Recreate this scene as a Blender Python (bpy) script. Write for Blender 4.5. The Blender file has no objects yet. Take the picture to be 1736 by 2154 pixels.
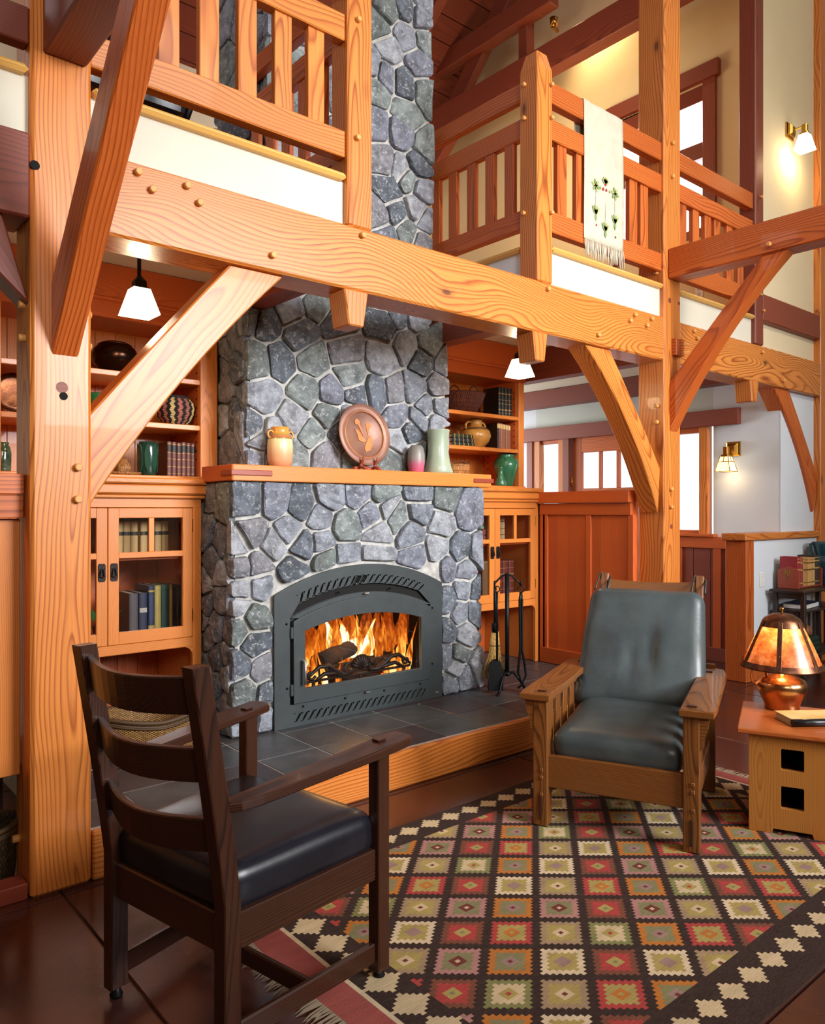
import bpy, bmesh, math, random
from mathutils import Matrix, Vector, noise
C = bpy.context.scene
COL = C.collection
rnd = random.Random(11)
PI = math.pi
# ------------------------------------------------------------------ camera, light, exposure
cam_d = bpy.data.cameras.new('camera'); cam = bpy.data.objects.new('camera', cam_d); COL.objects.link(cam)
cam_d.sensor_fit = 'HORIZONTAL'; cam_d.sensor_width = 36.0; cam_d.lens = 1624.0/1736.0*36.0
cam_d.shift_y = -4.0/1736.0; cam_d.clip_start = 0.05
cam.location = (0, 0, 1.32); cam.rotation_euler = (PI/2, 0, -math.radians(40.23))
C.camera = cam
C.view_settings.view_transform = 'Standard'; C.view_settings.look = 'None'
C.view_settings.gamma = 1.0; C.view_settings.use_curve_mapping = False
C.view_settings.exposure = 0.0
w = bpy.data.worlds.new('sky'); C.world = w; w.use_nodes = True
bgn = w.node_tree.nodes['Background']; bgn.inputs[0].default_value = (0.86, 0.93, 1.0, 1); bgn.inputs[1].default_value = 1.6
def light(name, kind, loc, energy, color=(1, 1, 1), rot=None, target=None, **kw):
    d = bpy.data.lights.new(name, kind); o = bpy.data.objects.new(name, d); COL.objects.link(o)
    d.energy = energy; d.color = color; o.location = loc
    if rot: o.rotation_euler = rot
    if target is not None:
        o.rotation_euler = (Vector(target)-Vector(loc)).to_track_quat('-Z', 'Y').to_euler()
    for k, v in kw.items(): setattr(d, k, v)
    return o
# added lamp standing in for assumed windows behind the camera; wall modelled solid
light('assumed_daylight', 'AREA', (3.9, -3.6, 3.3), 142, (0.97, 0.98, 1.0), target=(2.9, 3.4, 1.75), shape='RECTANGLE', size=2.8, size_y=2.0, spread=1.25)
# added fill lamp behind the camera; no side window stands there
light('side_fill', 'AREA', (-0.2, -2.6, 3.4), 24, (1.0, 0.95, 0.88), target=(2.3, 2.9, 2.35), shape='RECTANGLE', size=1.4, size_y=1.4, spread=1.2)
# unseen fill lamp added to brighten the entry; no window there
light('entry_fill', 'AREA', (5.3, 7.2, 1.6), 85, (0.93, 0.97, 1.0), target=(6.1, 3.4, 1.5), shape='RECTANGLE', size=1.2, size_y=1.4)

# unseen high fill added for the upper right walls, and daylight from the loft window
light('high_fill', 'AREA', (3.2, -3.0, 6.6), 75, (1.0, 0.93, 0.80), target=(5.6, 3.2, 4.3), shape='RECTANGLE', size=2.6, size_y=1.0, spread=1.9)
light('loft_daylight', 'AREA', (6.80, 3.95, 4.6), 60, (0.97, 0.96, 1.0), target=(4.6, 4.5, 3.2), shape='RECTANGLE', size=0.8, size_y=1.1)

light('assumed_side_daylight', 'AREA', (-1.6, 5.2, 4.6), 26, (0.92, 0.96, 1.0), target=(2.1, 3.9, 3.9), shape='RECTANGLE', size=1.0, size_y=1.2)  # lamp added for daylight assumed from the left; no opening in that wall

# ------------------------------------------------------------------ materials
def lin(h):
    h = h.lstrip('#'); r = []
    for i in (0, 2, 4):
        v = int(h[i:i+2], 16)/255.0
        r.append(v/12.92 if v <= 0.04045 else ((v+0.055)/1.055)**2.4)
    return (r[0], r[1], r[2], 1)
def newmat(name):
    m = bpy.data.materials.new(name); m.use_nodes = True
    nt = m.node_tree; b = nt.nodes['Principled BSDF']
    return m, nt, b
def nd(nt, typ, **kw):
    n = nt.nodes.new(typ)
    for k, v in kw.items():
        if k.startswith('i_'): n.inputs[k[2:].replace('_', ' ')].default_value = v
        else: setattr(n, k, v)
    return n
def ramp(nt, fac, stops, interp='LINEAR'):
    r = nt.nodes.new('ShaderNodeValToRGB'); r.color_ramp.interpolation = interp
    e = r.color_ramp.elements
    while len(e) < len(stops): e.new(0.5)
    for el, (p, c) in zip(e, stops): el.position = p; el.color = c
    nt.links.new(fac, r.inputs[0]); return r.outputs[0]
def mathn(nt, op, a, b=None):
    n = nt.nodes.new('ShaderNodeMath'); n.operation = op
    for i, v in enumerate((a, b)):
        if v is None: continue
        if isinstance(v, (int, float)): n.inputs[i].default_value = v
        else: nt.links.new(v, n.inputs[i])
    return n.outputs[0]
def vmul(nt, v, s):
    n = nt.nodes.new('ShaderNodeVectorMath'); n.operation = 'MULTIPLY'; nt.links.new(v, n.inputs[0]); n.inputs[1].default_value = s; return n.outputs[0]
def vadd(nt, a, b):
    n = nt.nodes.new('ShaderNodeVectorMath'); n.operation = 'ADD'; nt.links.new(a, n.inputs[0])
    if isinstance(b, tuple): n.inputs[1].default_value = b
    else: nt.links.new(b, n.inputs[1])
    return n.outputs[0]
def mixc(nt, f, a, b, typ='MIX'):
    n = nt.nodes.new('ShaderNodeMix'); n.data_type = 'RGBA'; n.blend_type = typ
    if isinstance(f, (int, float)): n.inputs[0].default_value = f
    else: nt.links.new(f, n.inputs[0])
    for i, v in ((6, a), (7, b)):
        if isinstance(v, tuple): n.inputs[i].default_value = v
        else: nt.links.new(v, n.inputs[i])
    return n.outputs[2]
def noise_f(nt, vec, scale, detail=3, rough=0.55, dist=0.0):
    n = nt.nodes.new('ShaderNodeTexNoise'); nt.links.new(vec, n.inputs['Vector'])
    n.inputs['Scale'].default_value = scale; n.inputs['Detail'].default_value = detail; n.inputs['Roughness'].default_value = rough; n.inputs['Distortion'].default_value = dist
    return n.outputs['Fac']
def bump(nt, b, h, strength, dist=0.01):
    n = nt.nodes.new('ShaderNodeBump'); n.inputs['Strength'].default_value = strength; n.inputs['Distance'].default_value = dist
    nt.links.new(h, n.inputs['Height']); nt.links.new(n.outputs[0], b.inputs['Normal'])

def wood(name, light_c, dark_c, ring=34.0, contrast=1.0, rough=0.42, tint='#9a4a1e', knots=True, wave_dist=3.0, swirl=0.10, coat=0.0, tintamt=0.35):
    """grain runs along each piece's local X axis; ring pattern is cut differently for every piece"""
    m, nt, b = newmat(name)
    tc = nt.nodes.new('ShaderNodeTexCoord').outputs['Object']
    rn = nt.nodes.new('ShaderNodeObjectInfo').outputs['Random']
    cx = nt.nodes.new('ShaderNodeCombineXYZ')
    nt.links.new(mathn(nt, 'MULTIPLY', rn, 31.7), cx.inputs[0])
    nt.links.new(mathn(nt, 'MULTIPLY', mathn(nt, 'SUBTRACT', rn, 0.5), 0.16), cx.inputs[1])
    nt.links.new(mathn(nt, 'ADD', mathn(nt, 'MULTIPLY', mathn(nt, 'FRACT', mathn(nt, 'MULTIPLY', rn, 17.3)), 0.14), 0.05), cx.inputs[2])
    v = vadd(nt, tc, cx.outputs[0])
    vs = vmul(nt, v, (0.10, 1.0, 1.0))
    wv = nt.nodes.new('ShaderNodeTexWave'); wv.wave_type = 'RINGS'; wv.rings_direction = 'X'; wv.wave_profile = 'SAW'
    warp = nt.nodes.new('ShaderNodeTexNoise'); nt.links.new(vmul(nt, v, (0.9, 7.0, 7.0)), warp.inputs['Vector']); warp.inputs['Scale'].default_value = 1.0; warp.inputs['Detail'].default_value = 2.0
    sub = nt.nodes.new('ShaderNodeVectorMath'); sub.operation = 'SUBTRACT'; nt.links.new(warp.outputs['Color'], sub.inputs[0]); sub.inputs[1].default_value = (0.5, 0.5, 0.5)
    w2 = nt.nodes.new('ShaderNodeTexNoise'); nt.links.new(vmul(nt, v, (1.1, 3.2, 3.2)), w2.inputs['Vector']); w2.inputs['Scale'].default_value = 1.0; w2.inputs['Detail'].default_value = 1.0
    sub2 = nt.nodes.new('ShaderNodeVectorMath'); sub2.operation = 'SUBTRACT'; nt.links.new(w2.outputs['Color'], sub2.inputs[0]); sub2.inputs[1].default_value = (0.5, 0.5, 0.5)
    v2 = vadd(nt, vadd(nt, vs, vmul(nt, sub.outputs[0], (0.0, 0.012*wave_dist, 0.012*wave_dist))), vmul(nt, sub2.outputs[0], (0.0, swirl, swirl)))
    nt.links.new(v2, wv.inputs['Vector']); wv.inputs['Scale'].default_value = ring; wv.inputs['Distortion'].default_value = 0.6; wv.inputs['Detail'].default_value = 2.0; wv.inputs['Detail Scale'].default_value = 1.5
    fine = noise_f(nt, vmul(nt, v, (4.0, 170.0, 170.0)), 1.0, 3)
    fibre = noise_f(nt, vmul(nt, v, (1.2, 26.0, 26.0)), 1.0, 2)
    blot = noise_f(nt, vmul(nt, v, (0.8, 2.5, 2.5)), 1.0, 2)
    L = lin(light_c); D = lin(dark_c); mid = tuple(L[i]*(1-0.3*contrast)+D[i]*0.3*contrast for i in range(3))+(1,)
    Dk = tuple(L[i]*(1-contrast)+D[i]*contrast for i in range(3))+(1,)
    base = ramp(nt, wv.outputs['Fac'], [(0.0, L), (0.42, L), (0.62, mid), (0.86, Dk), (1.0, L)])
    base = mixc(nt, mathn(nt, 'MULTIPLY', ramp(nt, fine, [(0.4, (0, 0, 0, 1)), (0.7, (1, 1, 1, 1))]), 0.28*contrast), base, Dk)
    base = mixc(nt, mathn(nt, 'MULTIPLY', ramp(nt, fibre, [(0.42, (0, 0, 0, 1)), (0.68, (1, 1, 1, 1))]), 0.35), base, mid)
    base = mixc(nt, mathn(nt, 'MULTIPLY', ramp(nt, blot, [(0.35, (0, 0, 0, 1)), (0.75, (1, 1, 1, 1))]), tintamt), base, lin(tint))
    hs = nt.nodes.new('ShaderNodeHueSaturation'); nt.links.new(base, hs.inputs['Color'])
    nt.links.new(mathn(nt, 'ADD', mathn(nt, 'MULTIPLY', mathn(nt, 'FRACT', mathn(nt, 'MULTIPLY', rn, 7.9)), 0.22), 0.89), hs.inputs['Value'])
    col = hs.outputs[0]
    if knots:
        vo = nt.nodes.new('ShaderNodeTexVoronoi'); nt.links.new(vmul(nt, v, (1.5, 3.4, 3.4)), vo.inputs['Vector']); vo.inputs['Scale'].default_value = 1.0
        k = ramp(nt, vo.outputs['Distance'], [(0.0, (1, 1, 1, 1)), (0.035, (0.9, 0.9, 0.9, 1)), (0.055, (0.35, 0.35, 0.35, 1)), (0.11, (0, 0, 0, 1))])
        col = mixc(nt, mathn(nt, 'MULTIPLY', k, 0.85), col, tuple(c*0.16 for c in D[:3])+(1,))
    nt.links.new(col, b.inputs['Base Color'])
    b.inputs['Roughness'].default_value = rough
    b.inputs['Coat Weight'].default_value = coat
    bump(nt, b, fine, 0.10, 0.002)
    return m

def plain(name, c, rough=0.5, metal=0.0, noise_amt=0.0, noise_scale=12, c2=None, bmp=0.0, bscale=60, coat=0.0, spec=None):
    m, nt, b = newmat(name)
    b.inputs['Roughness'].default_value = rough; b.inputs['Metallic'].default_value = metal; b.inputs['Coat Weight'].default_value = coat
    if spec is not None: b.inputs['Specular IOR Level'].default_value = spec
    tc = nt.nodes.new('ShaderNodeTexCoord').outputs['Object']
    if c2:
        f = noise_f(nt, tc, noise_scale, 4)
        nt.links.new(ramp(nt, f, [(0.38, lin(c)), (0.64, lin(c2))]), b.inputs['Base Color'])
    else:
        f = noise_f(nt, tc, noise_scale*(0.25 if 'plaster' in name else 1), 2); L = lin(c)
        nt.links.new(ramp(nt, f, [(0.3, tuple(x*(0.97 if 'plaster' in name else 0.9) for x in L[:3])+(1,)), (0.7, tuple(min(1, x*(1.02 if 'plaster' in name else 1.08)) for x in L[:3])+(1,))]), b.inputs['Base Color'])
    if bmp: bump(nt, b, noise_f(nt, tc, bscale, 4), bmp, 0.004)
    return m
def emit(name, c, strength):
    m, nt, b = newmat(name); L = lin(c)
    b.inputs['Base Color'].default_value = L; b.inputs['Emission Color'].default_value = L; b.inputs['Emission Strength'].default_value = strength
    return m
def glassy(name, tint=(1, 1, 1, 1), gl=0.06, rough=0.02):
    m, nt, b = newmat(name); nt.nodes.remove(b)
    t = nt.nodes.new('ShaderNodeBsdfTransparent'); t.inputs[0].default_value = tint
    g = nt.nodes.new('ShaderNodeBsdfGlossy'); g.inputs['Roughness'].default_value = rough
    mx = nt.nodes.new('ShaderNodeMixShader'); mx.inputs[0].default_value = gl
    nt.links.new(t.outputs[0], mx.inputs[1]); nt.links.new(g.outputs[0], mx.inputs[2]); nt.links.new(mx.outputs[0], nt.nodes['Material Output'].inputs[0])
    return m
MT = {}
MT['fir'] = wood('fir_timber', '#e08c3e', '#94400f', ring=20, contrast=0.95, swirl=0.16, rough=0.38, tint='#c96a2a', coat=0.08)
MT['firbeam'] = wood('fir_beam', '#e39042', '#8c3a0c', ring=26, contrast=1.0, swirl=0.30, rough=0.36, tint='#cc6f2c', coat=0.1)
MT['cherry'] = wood('cherry_top', '#b5622c', '#8a4018', ring=60, contrast=0.8, rough=0.34, tint='#a04e22', knots=False, coat=0.2)
MT['fir2'] = wood('fir_timber_red', '#d5702e', '#8a360c', ring=24, swirl=0.13, rough=0.4, tint='#ad4818', coat=0.08)
MT['cab'] = wood('cabinet_fir', '#dc863c', '#ac581c', ring=60, contrast=0.7, rough=0.38, tint='#cf7836', knots=False, coat=0.1)
MT['cabr'] = wood('cabinet_fir_red', '#d2672f', '#9c3f16', ring=50, contrast=0.6, rough=0.4, tint='#b14a20', knots=False, coat=0.1)
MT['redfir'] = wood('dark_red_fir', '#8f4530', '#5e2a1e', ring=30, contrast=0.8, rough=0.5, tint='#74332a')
MT['trimyel'] = wood('yellow_trim', '#edba63', '#d49a48', ring=60, contrast=0.5, rough=0.4, tint='#e2a450', knots=False, tintamt=0.2)
MT['peg'] = wood('peg_wood', '#e2a35a', '#b87634', ring=90, contrast=0.5, rough=0.5, tint='#e0a050', knots=False)
MT['oakd'] = wood('dark_oak', '#472617', '#150a06', ring=60, contrast=1.0, swirl=0.05, rough=0.34, tint='#3a2018', knots=False, coat=0.12)
MT['oakm'] = wood('brown_oak', '#8a5424', '#45240f', ring=55, contrast=0.95, swirl=0.07, rough=0.36, tint='#6f421d', knots=False, coat=0.15)
MT['oakl'] = wood('golden_oak', '#b87834', '#87501e', ring=80, contrast=0.8, rough=0.36, tint='#b07434', knots=False, coat=0.15)
MT['oakblk'] = wood('black_oak', '#38261d', '#1c120d', ring=70, contrast=0.8, rough=0.4, tint='#2a1c15', knots=False)
MT['mahog'] = wood('mahogany', '#a04a34', '#7a3222', ring=80, contrast=0.5, rough=0.35, tint='#8e3e2b', knots=False)
MT['plaster'] = plain('cream_plaster', '#e3dac2', 0.85, bmp=0.05, bscale=90)
MT['plasterwarm'] = plain('lamplit_cream_plaster', '#ead9b4', 0.85)  # warm lamp light tinted into the plaster colour
MT['plasterb'] = plain('loft_band_plaster', '#dfd9c6', 0.85)
MT['plasterw'] = plain('daylit_plaster', '#dbe2ea', 0.85, bmp=0.05, bscale=90)  # off-white plaster with the blue of daylight put into its colour
MT['plasterlamplit'] = plain('lamplit_plaster', '#dfcaa2', 0.85, bmp=0.05, bscale=90)  # same wall paint, golden from lamp light mixed into the colour
MT['plastersage'] = plain('sage_plaster', '#c9d0c8', 0.85, bmp=0.05, bscale=90)
MT['grout'] = plain('pale_grout', '#b4aca2', 0.9)
MT['mortar'] = plain('mortar', '#c2c0bb', 0.95, c2='#a09d98', noise_scale=25, bmp=0.6, bscale=70)
MT['steel'] = plain('painted_charcoal_steel', '#414749', 0.45, metal=0.25)
MT['black'] = plain('black_iron', '#17181a', 0.42, metal=0.6, bmp=0.15, bscale=90)
MT['void'] = plain('firebox_black', '#0d0b0a', 0.9)
MT['chrome'] = plain('brushed_steel', '#d5d5d2', 0.4, metal=1.0)
MT['brass'] = plain('polished_brass', '#c79a4a', 0.22, metal=1.0)
MT['bronze'] = plain('hammered_bronze', '#2a211d', 0.4, metal=0.7, bmp=0.8, bscale=130)
MT['leathert'] = plain('teal_leather', '#3f484b', 0.36, c2='#4b5556', noise_scale=6, bmp=0.35, bscale=20)
MT['leatherk'] = plain('navy_black_leather', '#17181f', 0.3, c2='#1f2029', noise_scale=9, bmp=0.08, bscale=35)
MT['copper'] = plain('copper', '#cd9a68', 0.24, metal=1.0, c2='#b98154', noise_scale=9, bmp=0.25, bscale=60)
MT['copperdk'] = plain('patinated_copper', '#5d3a2c', 0.34, metal=0.9, c2='#84583f', noise_scale=14, bmp=0.25, bscale=45)
MT['copperplate'] = plain('copper_charger', '#8a5f50', 0.46, metal=0.35, c2='#9a7262', noise_scale=10, bmp=0.1, bscale=45)
MT['copperbright'] = plain('bright_copper_inlay', '#d0804c', 0.4, metal=0.5)
MT['darkbowl'] = plain('dark_copper_bowl', '#3b2317', 0.22, metal=0.85, bmp=0.3, bscale=38)
MT['glass'] = glassy('clear_glass')
MT['wglass'] = glassy('window_glass', gl=0.04)
MT['shade'] = emit('lit_white_glass', '#fff1d0', 5.0)
MT['shadea'] = emit('lit_amber_glass', '#ffe6b0', 1.3)
MT['white'] = plain('white_plastic', '#eceae4', 0.5)
MT['pages'] = plain('paper_pages', '#cbbf9f', 0.9)
MT['paper'] = plain('tan_paper_cover', '#d6bd85', 0.7, c2='#c9a968', noise_scale=8)
MT['fringe'] = plain('rug_fringe', '#a6937a', 0.95)
MT['linen'] = plain('linen', '#cbc3ad', 0.95, bmp=0.2, bscale=300)
MT['straw'] = plain('broom_straw', '#d9b36a', 0.8, c2='#b88d45', noise_scale=60)
MT['log'] = plain('charred_log', '#2a1a12', 0.95, c2='#120b08', noise_scale=14, bmp=1.0, bscale=20)
MT['ember'] = emit('glowing_embers', '#ff5a10', 2.5)
MT['cast'] = plain('cast_iron', '#241a17', 0.5, metal=0.5)
MT['leaf'] = plain('plant_leaf', '#1d5a30', 0.4, c2='#2a7440', noise_scale=9)
def colmat(c, rough=0.5, **k):
    key = 'c'+c+str(rough)+str(k)
    if key not in MT: MT[key] = plain('tone_'+c.lstrip('#'), c, rough, **k)
    return MT[key]
def objrandom(name, cols, rough, speck=None, bmp=0.5, bscale=40, nscale=18):
    m, nt, b = newmat(name)
    rn = nt.nodes.new('ShaderNodeObjectInfo').outputs['Random']
    tc = nt.nodes.new('ShaderNodeTexCoord').outputs['Object']
    r2 = mathn(nt, 'MULTIPLY', rn, 53.0); cx = nt.nodes.new('ShaderNodeCombineXYZ'); nt.links.new(r2, cx.inputs[0]); nt.links.new(r2, cx.inputs[2])
    v = vadd(nt, tc, cx.outputs[0])
    n = len(cols); base = ramp(nt, rn, [(i/n, lin(c)) for i, c in enumerate(cols)], 'CONSTANT')
    f = noise_f(nt, v, nscale, 6, 0.65)
    dk = mixc(nt, 0.62, base, (0.02, 0.02, 0.025, 1))
    col = mixc(nt, ramp(nt, f, [(0.35, (0, 0, 0, 1)), (0.62, (1, 1, 1, 1))]), dk, base)
    if speck:
        f2 = noise_f(nt, v, nscale*3.2, 6, 0.75, 0.6)
        col = mixc(nt, mathn(nt, 'MULTIPLY', ramp(nt, f2, [(0.54, (0, 0, 0, 1)), (0.63, (1, 1, 1, 1))]), 0.62), col, lin(speck))
    nt.links.new(col, b.inputs['Base Color']); b.inputs['Roughness'].default_value = rough
    bump(nt, b, noise_f(nt, v, bscale, 6, 0.7), bmp, 0.02 if speck else 0.008)
    return m
MT['stone'] = objrandom('field_stone', ['#858c98', '#6d7581', '#a0a6b2', '#77807e', '#959aa6', '#838796', '#adb1b9', '#5f6771', '#8c9695', '#8b8b92'], 0.85, speck='#c6c9cc', bmp=1.0, bscale=17, nscale=13)
MT['slate'] = objrandom('slate_tile', ['#45474c', '#515357', '#463c40', '#4c4848', '#505455', '#493f43', '#404248', '#544c4c'], 0.36, bmp=0.25, bscale=18, nscale=6)
MT['concrete'] = objrandom('stained_concrete', ['#55291a', '#5c2e1d', '#512618', '#5a2d1c'], 0.2, bmp=0.05, bscale=9, nscale=2.2)
MT['plank'] = MT['redfir']

# wicker
def wicker(name, ca, cb, sx=60.0, sz=90.0):
    m, nt, b = newmat(name)
    tc = nt.nodes.new('ShaderNodeTexCoord').outputs['UV']
    br = nt.nodes.new('ShaderNodeTexBrick'); nt.links.new(tc, br.inputs['Vector'])
    br.inputs['Scale'].default_value = 1.0; br.inputs['Brick Width'].default_value = 1/sx; br.inputs['Row Height'].default_value = 1/sz; br.inputs['Mortar Size'].default_value = 0.0035; br.inputs['Mortar Smooth'].default_value = 0.8
    br.inputs['Color1'].default_value = lin(ca); br.inputs['Color2'].default_value = lin(cb); br.inputs['Mortar'].default_value = tuple(c*0.25 for c in lin(cb)[:3])+(1,)
    nt.links.new(br.outputs['Color'], b.inputs['Base Color']); b.inputs['Roughness'].default_value = 0.6
    inv = mathn(nt, 'SUBTRACT', 1.0, br.outputs['Fac']); bump(nt, b, inv, 0.8, 0.006)
    return m
MT['wicker'] = wicker('wicker_weave', '#b98a4a', '#8a5f2e', 90, 34)
MT['wickerred'] = wicker('red_brown_weave', '#7a4030', '#5c2c22', 70, 20)
MT['wickertan'] = wicker('tan_weave', '#c98f4c', '#8a4f28', 46, 12)

# ------------------------------------------------------------------ geometry helpers
FRAME = Matrix.Identity(4)
WM = {}
def axes(o, x, y, z):
    m = Matrix.Identity(4)
    for i, v in enumerate((x, y, z)):
        for r in range(3): m[r][i] = v[r]
    for r in range(3): m[r][3] = o[r]
    return m
def put(o, world, parent):
    if parent is not None:
        o.parent = parent; o.matrix_parent_inverse = WM[parent.name].inverted()
    o.matrix_basis = world; WM[o.name] = world
def obj(name, bm, mat, parent=None, M=None, smooth=False, frame=True):
    me = bpy.data.meshes.new(name)
    if isinstance(bm, bmesh.types.BMesh):
        bm.normal_update(); bm.to_mesh(me); bm.free()
    else:
        me.from_pydata(bm[0], [], bm[1]); me.update()
    for mm in (mat if isinstance(mat, (list, tuple)) else [mat]): me.materials.append(mm)
    if smooth: me.polygons.foreach_set('use_smooth', [True]*len(me.polygons))
    o = bpy.data.objects.new(name, me); COL.objects.link(o)
    put(o, (FRAME if frame else Matrix.Identity(4)) @ (M or Matrix.Identity(4)), parent)
    return o
def tag(o, label=None, cat=None, group=None, kind=None):
    if label: o['label'] = label
    if cat: o['category'] = cat
    if group: o['group'] = group
    if kind: o['kind'] = kind
    return o
def thing(name, label, cat, loc=(0, 0, 0), group=None):
    o = bpy.data.objects.new(name, None); COL.objects.link(o); o.empty_display_size = 0.05
    put(o, FRAME @ Matrix.Translation(loc), None)
    return tag(o, label, cat, group)
def struct(o): o['kind'] = 'structure'; return o
def sroot(name, loc=(0, 0, 0)):
    o = bpy.data.objects.new(name, None); COL.objects.link(o); o.empty_display_size = 0.05
    put(o, Matrix.Translation(loc), None); return struct(o)
def boxbm(l, w_, h, bev=0.0, bm=None, M=None, seg=1):
    b = bmesh.new(); bmesh.ops.create_cube(b, size=1.0)
    bmesh.ops.scale(b, vec=(l, w_, h), verts=b.verts)
    bev = min(bev, 0.45*min(l, w_, h))
    if bev > 0: bmesh.ops.bevel(b, geom=b.edges[:], offset=bev, segments=seg, affect='EDGES', profile=0.6)
    if M is not None: bmesh.ops.transform(b, matrix=M, verts=b.verts)
    if bm is None: return b
    tmp = bpy.data.meshes.new('t'); b.to_mesh(tmp); bm.from_mesh(tmp); bpy.data.meshes.remove(tmp); b.free(); return bm
def tim(name, a, b, w_, h, mat, parent=None, up=(0, 0, 1), bev=0.004):
    """squared timber from a to b, local X along its length"""
    a = Vector(a); b = Vector(b); x = (b-a); L = x.length; x.normalize()
    up = Vector(up)
    if abs(x.dot(up)) > 0.95: up = Vector((0, 1, 0)) if abs(x.y) < 0.9 else Vector((1, 0, 0))
    y = up.cross(x).normalized(); z = x.cross(y).normalized()
    return obj(name, boxbm(L, w_, h, bev), mat, parent, axes((a+b)/2, x, y, z))
def bx(name, x0, x1, y0, y1, z0, z1, mat, parent=None, axis=None, bev=0.003):
    d = (x1-x0, y1-y0, z1-z0); c = Vector(((x0+x1)/2, (y0+y1)/2, (z0+z1)/2))
    if axis is None: axis = 'xyz'[max(range(3), key=lambda i: abs(d[i]))]
    if axis == 'x': return obj(name, boxbm(*d, bev), mat, parent, axes(c, (1, 0, 0), (0, 1, 0), (0, 0, 1)))
    if axis == 'y': return obj(name, boxbm(d[1], d[0], d[2], bev), mat, parent, axes(c, (0, 1, 0), (-1, 0, 0), (0, 0, 1)))
    return obj(name, boxbm(d[2], d[0], d[1], bev), mat, parent, axes(c, (0, 0, 1), (1, 0, 0), (0, 1, 0)))
def prism(name, pts, depth, mat, parent=None, M=None, bev=0.0, smooth=False):
    """polygon in local XY extruded by depth along local Z"""
    bm = bmesh.new(); vs = [bm.verts.new((p[0], p[1], 0)) for p in pts]; f = bm.faces.new(vs); f.normal_update()
    if f.normal.z > 0: f.normal_flip()
    r = bmesh.ops.extrude_face_region(bm, geom=[f])
    bmesh.ops.translate(bm, vec=(0, 0, depth), verts=[v for v in r['geom'] if isinstance(v, bmesh.types.BMVert)])
    bmesh.ops.recalc_face_normals(bm, faces=bm.faces)
    if bev:
        es = [e for e in bm.edges if any(len(fc.verts) > 4 or len(pts) <= 4 for fc in e.link_faces)]
        bmesh.ops.bevel(bm, geom=es, offset=bev, segments=1, affect='EDGES')
    return obj(name, bm, mat, parent, M, smooth)
def lathe_data(prof, seg=28, sx=1.0, sy=1.0, bm=None, uv=False):
    bm = bm or bmesh.new(); rings = []
    for r, z in prof:
        if r < 1e-6: rings.append([bm.verts.new((0, 0, z))])
        else: rings.append([bm.verts.new((r*sx*math.cos(2*PI*i/seg), r*sy*math.sin(2*PI*i/seg), z)) for i in range(seg)])
    ul = bm.loops.layers.uv.verify() if uv else None
    tot = len(prof)-1
    for k in range(tot):
        A, B = rings[k], rings[k+1]
        for i in range(seg):
            j = (i+1) % seg
            if len(A) == 1 and len(B) == 1: continue
            if len(A) == 1: vs = (A[0], B[j], B[i])
            elif len(B) == 1: vs = (A[i], A[j], B[0])
            else: vs = (A[i], A[j], B[j], B[i])
            try: f = bm.faces.new(vs)
            except ValueError: continue
            f.smooth = True
            if uv and len(vs) == 4:
                for lp, (u, v) in zip(f.loops, ((i/seg, k/tot), ((i+1)/seg, k/tot), ((i+1)/seg, (k+1)/tot), (i/seg, (k+1)/tot))): lp[ul].uv = (u, v)
    return bm
def lathe(name, prof, mat, parent=None, loc=(0, 0, 0), seg=28, sx=1.0, sy=1.0, rot=None, uv=False):
    M = Matrix.Translation(loc)
    if rot is not None: M = M @ rot
    return obj(name, lathe_data(prof, seg, sx, sy, uv=uv), mat, parent, M)
def tubebm(pts, rad, seg=8, bm=None, closed=False, flat=1.0):
    bm = bm or bmesh.new(); pts = [Vector(p) for p in pts]; n = len(pts)
    rad = rad if isinstance(rad, (list, tuple)) else [rad]*n
    rings = []; prev = None
    for i, p in enumerate(pts):
        if closed: t = pts[(i+1) % n]-pts[i-1]
        else: t = pts[min(i+1, n-1)]-pts[max(i-1, 0)]
        t.normalize()
        if prev is None: nn = t.orthogonal().normalized()
        else:
            nn = prev-t*prev.dot(t)
            nn = nn.normalized() if nn.length > 1e-6 else t.orthogonal().normalized()
        prev = nn; bb = t.cross(nn)
        rings.append([bm.verts.new(p+(nn*math.cos(2*PI*k/seg)+bb*math.sin(2*PI*k/seg)*flat)*rad[i]) for k in range(seg)])
    for i in range(n if closed else n-1):
        A, B = rings[i], rings[(i+1) % n]
        for k in range(seg):
            f = bm.faces.new((A[k], A[(k+1) % seg], B[(k+1) % seg], B[k])); f.smooth = True
    if not closed:
        bm.faces.new(list(reversed(rings[0]))); bm.faces.new(rings[-1])
    return bm
def tube(name, pts, rad, mat, parent=None, seg=8, closed=False, flat=1.0):
    return obj(name, tubebm(pts, rad, seg, None, closed, flat), mat, parent)
def addto(bm, other):
    tmp = bpy.data.meshes.new('t'); other.to_mesh(tmp); bm.from_mesh(tmp); bpy.data.meshes.remove(tmp); other.free()
def cyl_along(a, b, r, seg=10, bm=None): return tubebm([a, Vector(a).lerp(Vector(b), 0.5), b], r, seg, bm)
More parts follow.
